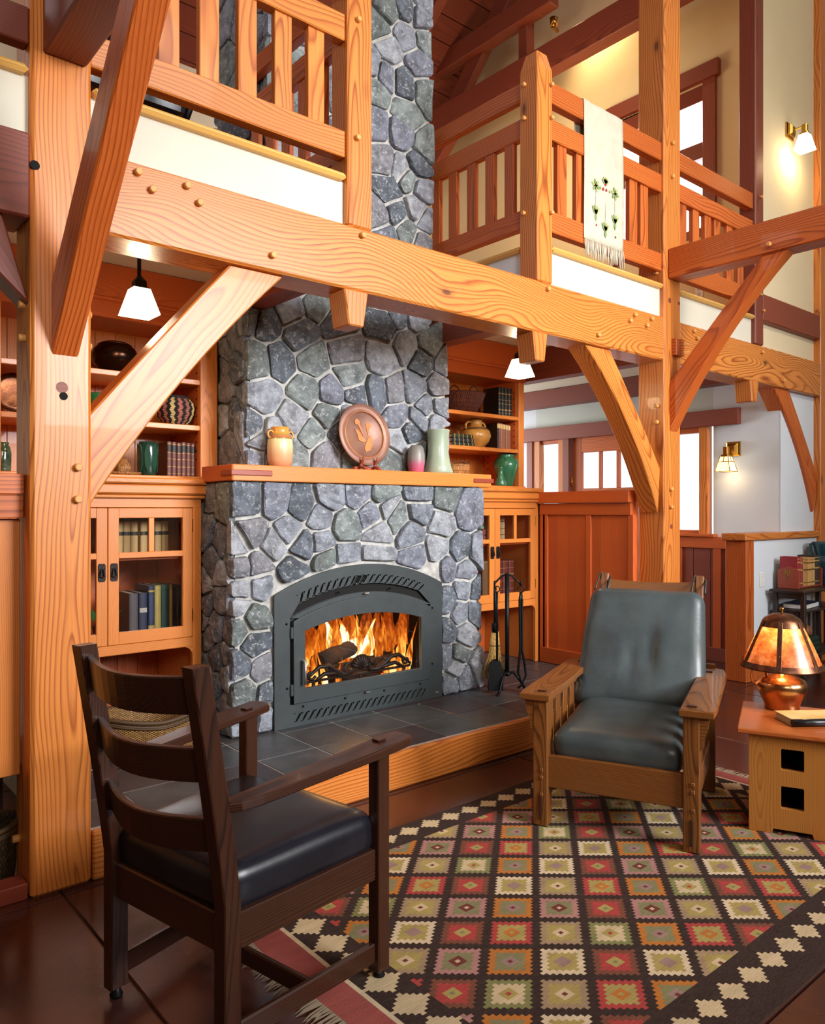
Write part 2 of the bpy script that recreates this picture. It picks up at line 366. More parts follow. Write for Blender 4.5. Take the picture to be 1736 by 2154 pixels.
def plate(name, outline, holes, depth, mat, parent, M, bevel=0.0):
    """flat plate with holes: outline/holes are 2-D loops in local XY, thickness along local Z"""
    cu = bpy.data.curves.new(name, 'CURVE'); cu.dimensions = '2D'; cu.fill_mode = 'BOTH'; cu.extrude = depth/2; cu.bevel_depth = bevel
    for lp in [outline]+holes:
        s = cu.splines.new('POLY'); s.points.add(len(lp)-1); s.use_cyclic_u = True
        for p, q in zip(s.points, lp): p.co = (q[0], q[1], 0, 1)
    tmp = bpy.data.objects.new('tmp', cu); COL.objects.link(tmp)
    dg = bpy.context.evaluated_depsgraph_get(); me = bpy.data.meshes.new_from_object(tmp.evaluated_get(dg))
    bpy.data.objects.remove(tmp); bpy.data.curves.remove(cu)
    me.name = name; me.materials.clear(); me.materials.append(mat)
    o = bpy.data.objects.new(name, me); COL.objects.link(o); put(o, FRAME @ M, parent); return o
def text(name, s, size, mat, parent, M, ext=0.0006, align='CENTER'):
    cu = bpy.data.curves.new(name, 'FONT'); cu.body = s; cu.size = size; cu.extrude = ext; cu.align_x = align; cu.align_y = 'CENTER'
    tmp = bpy.data.objects.new('tmp', cu); COL.objects.link(tmp)
    dg = bpy.context.evaluated_depsgraph_get(); me = bpy.data.meshes.new_from_object(tmp.evaluated_get(dg))
    bpy.data.objects.remove(tmp); bpy.data.curves.remove(cu); me.materials.clear(); me.materials.append(mat)
    o = bpy.data.objects.new(name, me); COL.objects.link(o); put(o, FRAME @ M, parent); return o
def dup(root, T):
    """copy of a thing with copies of its parts and sub-parts, moved by the world transform T"""
    r = root.copy(); COL.objects.link(r); r.matrix_basis = T @ WM[root.name]; WM[r.name] = r.matrix_basis.copy()
    for ch in list(root.children):
        c = ch.copy(); COL.objects.link(c); c.parent = r; c.matrix_parent_inverse = ch.matrix_parent_inverse.copy()
        WM[c.name] = T @ WM[ch.name]
        for g in ch.children:
            d = g.copy(); COL.objects.link(d); d.parent = c; d.matrix_parent_inverse = g.matrix_parent_inverse.copy(); WM[d.name] = T @ WM[g.name]
    return r
def peg(parent, p, n, r=0.014, out=0.022):
    p = Vector(p); n = Vector(n)
    return obj('peg', tubebm([p-n*0.01, p+n*(out-0.004), p+n*out], [r, r, r*0.75], 10), MT['peg'], parent, smooth=False)
NY = (0, -1, 0); NX = (-1, 0, 0)
def brace(name, P, d, depth, mat, label=None, cat='timber', group=None, parent=None, bev=0.006):
    P = [Vector(p) for p in P]; dv = Vector(depth); x = Vector(d).normalized(); z = dv.normalized(); y = z.cross(x).normalized()
    o = sum(P, Vector())/len(P); M = axes(o, x, y, z)
    pts = [((p-o).dot(x), (p-o).dot(y)) for p in P]
    b = prism(name, pts, dv.length, mat, parent, M, bev)
    if label: tag(b, label, cat, group)
    return b
def bez(a, c, b, n=8):
    a, c, b = Vector(a), Vector(c), Vector(b)
    return [a*(1-t)**2+c*2*t*(1-t)+b*t*t for t in [i/n for i in range(n+1)]]

# ================================================================== SETTING
YB = 2.826       # front face of the timber frame
# ---- floor: stained concrete slabs with cut joints
fl = sroot('floor')
bx('slab_bed', -2.6, 9.0, -5.0, 7.4, -0.12, -0.008, MT['concrete'], fl, bev=0)
xs = [-2.6, -0.37, 0.797, 1.94, 3.10, 4.26, 5.42, 6.58, 9.0]; ys = [-5.0, -2.6, -1.4, -0.2, 0.93, 2.79, 4.0, 7.4]
for i in range(len(xs)-1):
    for j in range(len(ys)-1):
        bx('slab', xs[i]+0.004, xs[i+1]-0.004, ys[j]+0.004, ys[j+1]-0.004, -0.012, 0.0, MT['concrete'], fl, axis='x', bev=0.003)
# ---- plain walls that close the great room
struct(bx('wall_left', -2.6, -2.5, -5.0, 7.4, 0, 7.0, MT['plaster'], bev=0))
struct(bx('wall_back', -2.5, 6.4, 7.3, 7.4, 0, 6.2, MT['plaster'], bev=0))
struct(bx('wall_front', -2.6, 9.1, -5.1, -5.0, 0, 7.0, MT['plaster'], bev=0))
struct(bx('wall_far_right', 9.0, 9.1, -5.0, 2.98, 0, 9.2, MT['plaster'], bev=0))
# wall behind the bookcases
struct(bx('wall_fireplace', -2.5, 4.56, 4.42, 4.50, 0, 2.59, MT['plaster'], bev=0))
# entry wall, plane x = 6.4, with openings for side lights and door
we = sroot('wall_entry')
def wpart(y0, y1, z0, z1, mat='plasterw'): bx('wall_panel', 6.4, 6.5, y0, y1, z0, z1, MT[mat], we, bev=0)
wpart(5.50, 7.3, 0, 2.6); wpart(2.90, 3.47, 0, 2.6); wpart(3.47, 5.50, 2.10, 2.6, 'plastersage')
wpart(3.47, 4.16, 0, 1.09); wpart(5.06, 5.50, 0, 1.09)
# gable wall of the loft with its window opening
wg = sroot('wall_gable')
def gpart(y0, y1, z0, z1): bx('wall_panel', 6.4, 6.5, y0, y1, z0, z1, MT['plasterlamplit'], wg, bev=0)
gpart(2.9, 3.50, 2.6, 7.4); gpart(4.48, 7.3, 2.6, 7.4); gpart(3.50, 4.48, 2.6, 3.75); gpart(3.50, 4.48, 5.10, 7.4)
# infill wall on the frame line to the right
wr = sroot('wall_right')
bx('wall_panel', 5.978, 9.0, 2.885, 2.985, 2.6, 7.2, MT['plasterwarm'], wr, bev=0)
bx('wall_panel', 6.402, 7.04, 2.885, 2.898, 1.14, 2.31, MT['plasterw'], wr, bev=0)
bx('wall_panel', 7.2, 9.0, 2.885, 2.985, 0, 2.31, MT['plasterw'], wr, bev=0)
# half wall with timber end post and cap
hw = sroot('wall_half')
bx('wall_panel', 5.86, 7.03, 2.86, 2.99, 0, 1.09, MT['plasterw'], hw, bev=0)
tim('end_post', (5.80, 2.93, 0.0), (5.80, 2.93, 1.085), 0.125, 0.17, MT['fir2'], hw, up=(0, 1, 0), bev=0.006)
tim('cap', (5.70, 2.93, 1.113), (7.03, 2.93, 1.113), 0.20, 0.056, MT['fir'], hw, bev=0.008)
bx('baseboard', 5.865, 7.03, 2.845, 2.86, 0, 0.09, MT['fir2'], hw)
# loft front skirting (white band) and mouldings
def lband(name, x0, x1): struct(bx(name, x0, x1, 2.862, 2.90, 2.60, 2.80, MT['plasterb'], bev=0))
lband('wall_loft_left', -2.5, 0.70); lband('wall_loft_middle', 0.90, 2.012); lband('wall_loft_right', 3.43, 4.576); lband('wall_loft_far', 4.775, 5.846)
struct(bx('wall_loft_return', 3.345, 3.38, 2.97, 3.66, 2.60, 2.80, MT['plasterw'], bev=0))
struct(bx('wall_loft_return', 2.05, 2.085, 2.97, 3.66, 2.60, 2.80, MT['plasterw'], bev=0))
k = 1
def moulding(a, b):
    global k
    struct(tim('trim_%d' % k, a, b, 0.062, 0.03, MT['trimyel'], bev=0.013)); k += 1
moulding((-2.5, 2.853, 2.812), (0.695, 2.853, 2.812)); moulding((0.905, 2.853, 2.812), (2.008, 2.853, 2.812))
moulding((3.435, 2.853, 2.805), (4.572, 2.853, 2.805)); moulding((4.78, 2.853, 2.805), (5.842, 2.853, 2.805))
moulding((3.34, 2.97, 2.812), (3.34, 3.66, 2.812)); moulding((2.075, 2.97, 2.812), (2.075, 3.66, 2.812))
# lower ceiling / loft floor with the chimney opening
ce = sroot('ceiling')
for x0, x1, y0, y1 in ((-2.5, 2.09, 3.03, 7.3), (3.36, 6.4, 3.03, 7.3), (2.09, 3.36, 4.36, 7.3)):
    bx('ceiling_panel', x0, x1, y0, y1, 2.575, 2.62, MT['plaster'], ce, bev=0)
    bx('loft_floor', x0, x1, y0, y1, 2.62, 2.79, MT['cab'], ce, axis='x', bev=0)
# roof: planks over rafters, falling towards the back
rf = sroot('ceiling_roof')
zr = lambda y: 6.953-0.79*(y-5.753)
yy = 1.2
while yy < 7.3:
    y1 = yy+0.19
    a = Vector((0, yy+0.095, zr(yy+0.095)+0.02)); n = Vector((0, 0.79, 1)).normalized()
    tim('plank', (-2.6, a.y, a.z), (6.52 if yy > 2.7 else 9.1, a.y, a.z), 0.235, 0.03, MT['redfir'], rf, up=n, bev=0.006); yy = y1
zf_ = lambda y: 10.55-0.79*(1.2-y)
yy = 1.2
while yy > -5.1:
    tim('plank', (-2.6, yy-0.3, zf_(yy-0.3)+0.02), (9.1, yy-0.3, zf_(yy-0.3)+0.02), 0.765, 0.03, MT['redfir'], rf, up=Vector((0, -0.79, 1)).normalized(), bev=0.006); yy -= 0.6
tim('roof_deck', (1.95, 1.2, zr(1.2)+0.06), (1.95, 7.45, zr(7.45)+0.06), 9.1, 0.03, MT['redfir'], rf, up=(0, 0.79, 1), bev=0)
for xr in (-0.4, 1.4, 3.8, 5.4):
    tim('rafter', (xr, 1.2, zr(1.2)-0.11), (xr, 7.25, zr(7.25)-0.11), 0.12, 0.2, MT['redfir'], rf, up=(0, 0.79, 1))
# hearth-side wainscot screen, plane x = 4.5
wn = sroot('wall_wainscot')
bx('backing', 4.53, 4.575, 3.03, 4.42, 0, 1.37, MT['cabr'], wn, axis='z', bev=0)
ye = [3.035, 3.385, 3.78]
for i in range(2):
    a, b = ye[i]+0.022, ye[i+1]-0.022; q = 4
    for j in range(q): bx('board', 4.514, 4.532, a+(b-a)*j/q+0.0002, a+(b-a)*(j+1)/q-0.0002, 0.29, 1.29, MT['cabr'], wn, axis='z', bev=0.0006)
for yv in ye: bx('stile', 4.500, 4.532, yv-0.022, yv+0.022, 0.29, 1.29, MT['cabr'], wn, axis='z')
bx('stile', 4.500, 4.532, 3.78, 3.83, 0.18, 1.29, MT['cabr'], wn, axis='z')
bx('base_rail', 4.495, 4.532, 3.03, 3.80, 0.18, 0.293, MT['cabr'], wn)
bx('rail', 4.494, 4.535, 3.03, 3.83, 1.285, 1.368, MT['cabr'], wn)
bx('cap_rail', 4.47, 4.60, 3.03, 4.20, 1.372, 1.455, MT['cabr'], wn)
# entry wainscot below the right side light
wv_ = sroot('wall_entry_wainscot')
for j in range(7): bx('board', 6.376, 6.398, 2.99+j*0.165, 2.99+(j+1)*0.165-0.004, 0.1, 0.99, MT['redfir'], wv_, axis='z', bev=0.004)
for yv in (3.05, 3.42, 3.79, 4.12): bx('stile', 6.362, 6.378, yv-0.035, yv+0.035, 0.1, 0.99, MT['cabr'], wv_, axis='z')
bx('rail', 6.355, 6.398, 2.99, 4.15, 0.985, 1.085, MT['cabr'], wv_)
bx('baseboard', 6.36, 6.398, 2.99, 4.15, 0, 0.12, MT['redfir'], wv_)
# ---- entry door, side lights, window of the loft
d1 = sroot('door_1')
def xbar(name, par, y0, y1, z0, z1, mat, x0=6.405, x1=6.45, axis=None): return bx(name, x0, x1, y0, y1, z0, z1, MT[mat], par, axis=axis)
xbar('stile', d1, 4.905, 5.015, 0.01, 2.065, 'fir2'); xbar('stile', d1, 4.165, 4.27, 0.01, 2.065, 'fir2')
xbar('top_rail', d1, 4.27, 4.905, 1.905, 2.065, 'fir2'); xbar('lock_rail', d1, 4.27, 4.905, 1.40, 1.54, 'fir2'); xbar('bottom_rail', d1, 4.27, 4.905, 0.01, 0.25, 'fir2')
for y0, y1 in ((4.665, 4.69), (4.455, 4.482)): xbar('mullion', d1, y0, y1, 1.54, 1.905, 'fir2', axis='z')
for y0, y1 in ((4.27, 4.48), (4.48, 4.69), (4.69, 4.905)): xbar('panel', d1, y0+0.004, y1-0.004, 0.25, 1.40, 'fir2', 6.415, 6.44, axis='z')
for y0, y1 in ((4.69, 4.905), (4.482, 4.665), (4.27, 4.455)): xbar('pane', d1, y0, y1, 1.54, 1.905, 'wglass', 6.424, 6.428, axis='z')
tube('hinge', [(6.40, 5.022, 1.56), (6.40, 5.022, 1.61), (6.40, 5.022, 1.66)], 0.008, MT['brass'], d1)
def sidelight(name, y0, y1, z0, z1):
    s = sroot(name)
    xbar('casing', s, y0-0.055, y0+0.03, z0-0.02, z1+0.02, 'fir', 6.375, 6.45); xbar('casing', s, y1-0.03, y1+0.075, z0-0.02, z1+0.02, 'fir', 6.375, 6.45)
    xbar('sash', s, y0+0.03, y1-0.03, z1-0.05, z1+0.02, 'fir2', 6.40, 6.46, axis='y'); xbar('sash', s, y0+0.03, y1-0.03, z0-0.02, z0+0.03, 'fir2', 6.40, 6.46, axis='y')
    xbar('pane', s, y0+0.03, y1-0.03, z0+0.03, z1-0.05, 'wglass', 6.43, 6.434, axis='z'); return s
s1 = sidelight('window_1', 5.15, 5.46, 1.09, 2.07); s2 = sidelight('window_2', 3.565, 4.07, 1.11, 2.06)
bx('sill', 6.33, 6.45, 3.43, 4.15, 1.085, 1.11, MT['fir2'], s2)
struct(bx('trim_20', 6.36, 6.45, 5.03, 5.11, 1.0, 2.1, MT['redfir'], axis='z'))
struct(bx('trim_21', 6.36, 6.45, 4.08, 4.155, 0.0, 2.1, MT['fir2'], axis='z'))
struct(bx('trim_22', 6.345, 6.40, 3.22, 5.72, 2.055, 2.195, MT['redfir']))
struct(bx('trim_23', 6.36, 6.40, 5.52, 5.60, 0.0, 2.055, MT['redfir'], axis='z'))
w3 = sroot('window_3')
xbar('casing', w3, 3.435, 3.555, 3.70, 5.115, 'redfir', 6.365, 6.40); xbar('casing', w3, 4.42, 4.53, 3.70, 5.115, 'redfir', 6.365, 6.40)
bx('header', 6.345, 6.40, 3.40, 4.57, 5.115, 5.255, MT['redfir'], w3)
xbar('sash', w3, 3.53, 4.45, 4.96, 5.115, 'redfir', 6.40, 6.47, axis='y'); xbar('meeting_rail', w3, 3.53, 4.45, 4.46, 4.60, 'redfir', 6.41, 6.47, axis='y'); xbar('sash', w3, 3.53, 4.45, 3.74, 3.84, 'redfir', 6.41, 6.47, axis='y')
for y0, y1 in ((3.52, 3.56), (4.42, 4.46)): xbar('jamb', w3, y0, y1, 3.74, 5.115, 'redfir', 6.40, 6.48)
xbar('pane', w3, 3.55, 4.43, 4.60, 4.96, 'wglass', 6.44, 6.444, axis='z'); xbar('pane', w3, 3.55, 4.43, 3.84, 4.46, 'wglass', 6.44, 6.444, axis='z')
# board panel left of the main post, behind its own cap boards
wl = sroot('wall_left_panel')
for j in range(6): bx('board', -0.9+j*0.266, -0.9+(j+1)*0.266-0.003, 2.935, 2.96, 0.40, 1.29, MT['cab'], wl, axis='z', bev=0.003)
bx('rail', -0.9, 0.695, 2.90, 2.965, 1.292, 1.372, MT['fir2'], wl); bx('cap_rail', -0.9, 0.695, 2.89, 2.975, 1.374, 1.445, MT['fir2'], wl)
bx('niche_back', -0.9, 0.72, 3.30, 3.33, 0, 0.42, MT['oakblk'], wl); bx('niche_top', -0.9, 0.72, 2.96, 3.33, 0.40, 0.43, MT['oakblk'], wl)
struct(bx('baseboard_left', -0.9, 0.695, 2.84, 2.93, 0.0, 0.055, MT['mahog']))

# ================================================================== TIMBER FRAME
def post(x0, x1, y0, y1, z0, z1, label, mat='fir', bev=0.008): return tag(bx('timber_post', x0, x1, y0, y1, z0, z1, MT[mat], axis='z', bev=bev), label, 'post')
pL = post(0.70, 0.90, YB, 3.026, 0, 7.2, 'tall thick fir post at left foreground, knot and peg hole facing the room', bev=0.012)
for p, n in [((0.70, 2.90, 2.028), NX), ((0.70, 2.90, 1.913), NX), ((0.70, 2.985, 1.426), NX), ((0.70, 2.985, 1.308), NX), ((0.70, 2.985, 0.16), NX), ((0.851, YB, 1.47), NY), ((0.85, YB, 1.358), NY), ((0.90, 2.90, 2.028), (1, 0, 0)), ((0.90, 2.90, 1.913), (1, 0, 0))]: peg(pL, p, n)
obj('knot', tubebm([(0.80, YB-0.001, 1.745), (0.80, YB+0.004, 1.745), (0.80, YB+0.01, 1.745)], 0.02, 14), MT['redfir'], pL)
obj('peg_hole', tubebm([(0.805, YB-0.002, 1.715), (0.805, YB+0.004, 1.715), (0.805, YB+0.01, 1.715)], 0.014, 14), MT['void'], pL)
obj('knot', tubebm([(0.713, YB-0.001, 2.49), (0.713, YB+0.004, 2.49), (0.713, YB+0.01, 2.49)], 0.016, 14), MT['void'], pL)
pC = post(4.576, 4.775, YB, 3.026, 0, 7.2, 'tall fir post right of centre carrying the loft beam, behind the leather armchair')
for p, n in [((4.576, 2.879, 2.015), NX), ((4.576, 2.879, 1.907), NX), ((4.576, 2.868, 3.014), NX), ((4.576, 2.882, 2.905), NX), ((4.645, YB, 1.46), NY), ((4.645, YB, 1.342), NY), ((4.663, YB, 3.774), NY), ((4.663, YB, 3.551), NY)]: peg(pC, p, n)
for x, z, r in ((4.64, 2.72, 0.018), (4.66, 1.21, 0.016), (4.755, 2.72, 0.013)): obj('knot', tubebm([(x, YB-0.001, z), (x, YB+0.003, z), (x, YB+0.006, z)], r, 12), MT['redfir'], pC)
pt = bx('tenon', 4.665, 4.765, YB-0.035, YB+0.01, 2.355, 2.468, MT['fir2'], pC, axis='y')
for z in (2.438, 2.385): obj('tenon_wedge', boxbm(0.14, 0.008, 0.012, 0.002), MT['peg'], pC, axes((4.745, YB-0.028, z), (0.96, -0.26, 0.08), (0.26, 0.96, 0), (-0.08, 0.02, 1)))
pR = post(7.032, 7.232, YB, 3.026, 0, 7.2, 'fir post at the right edge beside the small book stand')
peg(pR, (7.032, 2.90, 1.45), NX); peg(pR, (7.032, 2.90, 1.33), NX)
p3 = post(5.846, 5.978, YB, 2.96, 2.60, 7.2, 'slim loft post rising to the roof between the far railing and upper sconce', 'redfir')
for p in ((5.915, YB, 3.742), (5.907, YB, 2.986), (5.954, YB, 2.869)): peg(p3, p, NY, 0.012)
pl2 = post(2.012, 2.150, YB, 2.96, 2.60, 5.0, 'loft railing post left of the chimney, rising out of view')
for p in ((2.064, YB, 3.534), (2.059, YB, 2.999)): peg(pl2, p, NY, 0.013)
# balcony newel with a tapered head
bm = bmesh.new()
lv = [(2.60, 0.065, 0.067), (3.80, 0.065, 0.067), (3.90, 0.042, 0.044)]
rings = [[bm.verts.new((z-3.2, sx*hx, sy*hy)) for sx, sy in ((-1, -1), (1, -1), (1, 1), (-1, 1))] for z, hx, hy in lv]
for a, b in zip(rings, rings[1:]):
    for i in range(4): bm.faces.new((a[i], a[(i+1) % 4], b[(i+1) % 4], b[i]))
bm.faces.new(rings[0][::-1]); bm.faces.new(rings[-1]); bmesh.ops.recalc_face_normals(bm, faces=bm.faces); bmesh.ops.bevel(bm, geom=bm.edges[:], offset=0.006, segments=1, affect='EDGES')
pB = tag(obj('newel_post', bm, MT['fir'], None, axes((3.366, 2.893, 3.2), (0, 0, 1), (1, 0, 0), (0, 1, 0))), 'balcony corner newel post with tapered head, right of the chimney', 'post')
for p, n in [((3.301, 2.917, 3.72), NX), ((3.301, 2.917, 3.53), NX), ((3.301, 2.921, 2.996), NX), ((3.411, YB, 3.72), NY), ((3.413, YB, 3.534), NY), ((3.411, YB, 2.998), NY)]: peg(pB, p, n, 0.012)
# beams
def beam(a, b, w_, h, label, mat='fir', cat='beam', bev=0.008): return tag(tim('timber_beam', a, b, w_, h, MT[mat], bev=bev), label, cat)
bM = beam((0.90, 2.926, 2.456), (4.576, 2.926, 2.456), 0.2, 0.288, 'long honey fir beam with swirling grain carrying the loft across the fireplace', 'firbeam', bev=0.01)
for x, z in [(1.063, 2.563), (1.116, 2.513), (1.252, 2.564), (1.302, 2.511), (1.625, 2.377), (2.088, 2.566), (4.228, 2.554), (4.176, 2.51), (4.415, 2.56), (4.36, 2.508), (3.847, 2.372), (3.382, 2.563)]: peg(bM, (x, YB, z), NY)
bR = beam((4.775, 2.926, 2.452), (7.032, 2.926, 2.452), 0.2, 0.288, 'knotty fir beam right of the centre post, over the entry half wall', 'firbeam')
for x, z in [(4.934, 2.557), (4.977, 2.514), (5.939, 2.545), (6.305, 2.363)]: peg(bR, (x, YB, z), NY)
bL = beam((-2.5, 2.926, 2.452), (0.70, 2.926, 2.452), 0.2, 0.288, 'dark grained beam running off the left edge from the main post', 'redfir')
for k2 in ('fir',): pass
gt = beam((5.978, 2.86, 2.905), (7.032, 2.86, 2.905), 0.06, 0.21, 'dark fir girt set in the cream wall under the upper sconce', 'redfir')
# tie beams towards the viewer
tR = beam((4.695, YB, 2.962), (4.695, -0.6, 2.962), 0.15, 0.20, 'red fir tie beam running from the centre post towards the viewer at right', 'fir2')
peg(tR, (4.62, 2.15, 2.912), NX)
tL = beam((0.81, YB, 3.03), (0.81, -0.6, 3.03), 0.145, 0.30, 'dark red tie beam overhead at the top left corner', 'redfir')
# braces
def curved(a0, a1, b0, b1, sag, n=10):
    """outline between long edge a0->a1 and edge b0->b1, both bowed by the vector sag"""
    A = bez(a0, (Vector(a0)+Vector(a1))/2+Vector(sag)*0.08, a1, n); B = bez(b0, (Vector(b0)+Vector(b1))/2+Vector(sag), b1, n)
    return A+B[::-1]
Yf = YB+0.03
brace('timber_brace', curved((0.895, Yf, 1.655), (1.453, Yf, 2.312), (0.895, Yf, 1.325), (1.70, Yf, 2.312), (-0.055, 0, 0.05)), (0.55, 0, 0.8), (0, 0.14, 0), MT['fir'], 'pale diagonal brace from the left foreground post up to the loft beam', 'brace')
brace('timber_brace', curved((4.02, Yf, 2.312), (4.577, Yf, 1.60), (3.771, Yf, 2.312), (4.551, Yf, 1.305), (0.12, 0, 0.09)), (0.6, 0, -0.8), (0, 0.14, 0), MT['fir'], 'curved brace below the loft beam on the left side of the centre post', 'brace')
brace('timber_brace', curved((6.484, Yf, 2.312), (7.034, Yf, 1.62), (6.212, Yf, 2.312), (6.961, Yf, 1.305), (0.12, 0, 0.09)), (0.6, 0, -0.8), (0, 0.14, 0), MT['fir2'], 'curved brace at far right between the right beam and right edge post', 'brace')
brace('timber_brace', curved((0.705, Yf, 2.02), (0.40, Yf, 2.312), (0.705, Yf, 2.31), (0.705, Yf, 2.312), (0, 0, 0))[:10]+[Vector((0.62, Yf, 2.312))], (-0.55, 0, 0.8), (0, 0.12, 0), MT['redfir'], 'dark short brace under the beam at the left edge', 'brace')
brace('timber_brace', curved((4.64, 2.83, 2.17), (4.64, 2.20, 2.865), (4.64, 2.83, 1.84), (4.64, 2.05, 2.865), (0, 0.09, 0.07)), (0, -0.6, 0.75), (0.10, 0, 0), MT['fir2'], 'big brace rising from the centre post towards the viewer under the tie beam', 'brace')
brace('timber_brace', curved((0.765, 2.83, 2.10), (0.765, 2.02, 2.885), (0.765, 2.83, 1.852), (0.765, 1.84, 2.885), (0, 0.02, 0.02)), (0, -0.6, 0.75), (0.09, 0, 0), MT['fir2'], 'reddish straight-grained brace leaning over the left foreground post', 'brace')
# pendant drops under the loft posts
def drop(x0, x1, label):
    c = (x0+x1)/2; h = (x1-x0)/2
    return brace('post_pendant', [(c-h, YB-0.004, 2.312), (c+h, YB-0.004, 2.312), (c+h*0.62, YB-0.004, 2.15), (c-h*0.62, YB-0.004, 2.15)], (0, 0, -1), (0, 0.13, 0), MT['fir'], label, 'pendant')
drop(1.99, 2.125, 'tapered wooden pendant block under the loft beam in front of the stone chimney')
drop(3.26, 3.385, 'tapered wooden pendant block beside the right hanging lamp')
drop(5.755, 5.885, 'tapered wooden pendant block under the right beam above the entry')
# floor joists of the loft seen from below
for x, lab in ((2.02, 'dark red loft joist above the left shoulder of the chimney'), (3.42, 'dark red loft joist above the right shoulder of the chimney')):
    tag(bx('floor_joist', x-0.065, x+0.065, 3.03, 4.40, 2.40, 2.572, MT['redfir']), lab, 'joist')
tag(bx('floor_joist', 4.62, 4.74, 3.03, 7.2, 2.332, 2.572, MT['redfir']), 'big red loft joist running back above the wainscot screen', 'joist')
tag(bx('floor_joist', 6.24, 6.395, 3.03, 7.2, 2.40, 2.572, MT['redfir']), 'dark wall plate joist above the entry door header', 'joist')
# roof truss beside the gable wall
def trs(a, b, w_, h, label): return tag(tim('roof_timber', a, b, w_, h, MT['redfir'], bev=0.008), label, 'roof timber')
trs((5.97, 2.98, 5.77), (5.97, 7.2, 5.77), 0.15, 0.28, 'long dark red bottom chord crossing in front of the lamplit gable wall')
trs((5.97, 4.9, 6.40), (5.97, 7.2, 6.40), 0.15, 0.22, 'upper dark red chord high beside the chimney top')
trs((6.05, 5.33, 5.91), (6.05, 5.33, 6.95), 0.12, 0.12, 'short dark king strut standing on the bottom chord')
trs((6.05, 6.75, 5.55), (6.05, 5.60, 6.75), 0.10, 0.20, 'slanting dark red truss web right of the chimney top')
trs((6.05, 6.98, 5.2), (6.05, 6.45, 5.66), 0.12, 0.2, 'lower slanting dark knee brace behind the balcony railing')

# ---- loft railings
def rail(name, a, b, w_, h, mat, par): return tim(name, a, b, w_, h, MT[mat], par, bev=0.005)
def railing(label, x0, x1, y, bal, mat, top=True):
    r = thing('loft_railing', label, 'railing', ((x0+x1)/2, y, 2.9), 'loft railings')
    for z0, z1 in ((2.905, 3.025), (3.43, 3.55)) + (((3.64, 3.762),) if top else ()): rail('rail', (x0, y, (z0+z1)/2), (x1, y, (z0+z1)/2), 0.06, z1-z0, mat, r)
    for x in bal: bx('baluster', x-0.042, x+0.042, y-0.014, y+0.02, 3.02, 3.435, MT[mat], r, axis='z')
    return r
railing('honey coloured loft railing with wide flat balusters left of the chimney', 0.90, 2.012, 2.875, [1.03, 1.199, 1.365, 1.534, 1.702, 1.868], 'fir')
railing('red fir balcony railing with a linen runner over it', 3.43, 4.576, 2.875, [3.561, 3.734, 3.915, 4.095, 4.277, 4.40], 'fir2')
railing('short far loft railing between the centre post and slim post', 4.775, 5.846, 2.875, [4.87, 5.041, 5.203, 5.337, 5.518, 5.684], 'fir2')
rl = thing('loft_railing', 'dark railing end at the top left corner of the picture', 'railing', (-0.5, 2.88, 2.9), 'loft railings')
for z0, z1 in ((2.905, 3.03), (3.43, 3.55)): rail('rail', (-2.5, 2.875, (z0+z1)/2), (0.70, 2.875, (z0+z1)/2), 0.06, z1-z0, 'redfir', rl)
for i in range(6): bx('baluster', 0.50-0.2*i-0.04, 0.50-0.2*i+0.04, 2.86, 2.895, 3.02, 3.435, MT['fir2'], rl, axis='z')
def retrail(label, x, bal, mat):
    r = thing('loft_railing', label, 'railing', (x, 3.3, 2.9), 'loft railings')
    for z0, z1 in ((2.93, 3.04), (3.45, 3.565), (3.67, 3.775)): rail('rail', (x, 2.96, (z0+z1)/2), (x, 3.86, (z0+z1)/2), 0.05, z1-z0, mat, r)
    for y in bal: bx('baluster', x-0.016, x+0.016, y-0.037, y+0.037, 3.03, 3.455, MT[mat], r, axis='z')
retrail('short railing from the corner newel back along the chimney right side', 3.36, [3.721, 3.563, 3.397, 3.239, 3.081], 'fir2')
retrail('short orange railing along the chimney left side, seen through the front railing', 2.07, [3.76, 3.60, 3.44, 3.28, 3.12], 'fir2')
# stair railing deeper in the loft, with its newel
sr = thing('stair_railing', 'far stair railing with newel seen between the balcony balusters', 'railing', (4.6, 5.6, 2.8))
rail('rail', (3.5, 5.6, 3.75), (5.6, 5.6, 3.75), 0.06, 0.12, 'fir2', sr); rail('rail', (3.5, 5.6, 3.02), (5.6, 5.6, 3.02), 0.06, 0.12, 'fir2', sr)
bx('newel', 4.62, 4.74, 5.54, 5.66, 2.79, 3.95, MT['fir2'], sr, axis='z')
for i in range(6): bx('baluster', 4.95+i*0.13, 5.02+i*0.13, 5.585, 5.615, 3.08, 3.70, MT['fir2'], sr, axis='z')
# dark upholstered seat standing on the loft behind the left railing
lc = thing('loft_chair', 'black chair back with metal arms behind the upper left railing', 'chair', (1.2, 3.35, 2.79))
obj('seat', boxbm(0.55, 0.5, 0.12, 0.03, seg=2), MT['leatherk'], lc, Matrix.Translation((1.15, 3.45, 3.1))); obj('backrest', boxbm(0.5, 0.08, 0.55, 0.03, seg=2), MT['leatherk'], lc, Matrix.Translation((1.1, 3.28, 3.35)))
for sx in (0, 1): tube('arm', [(0.95+0.5*sx, 3.3, 3.05), (1.0+0.5*sx, 3.3, 3.2), (1.05+0.5*sx, 3.45, 3.27), (1.1+0.5*sx, 3.65, 3.22)], 0.018, MT['black'], lc)
for sx in (0.92, 1.38):
    for sy in (3.25, 3.65): tube('leg', [(sx, sy, 2.79), (sx, sy, 2.95), (sx, sy, 3.06)], 0.016, MT['black'], lc)

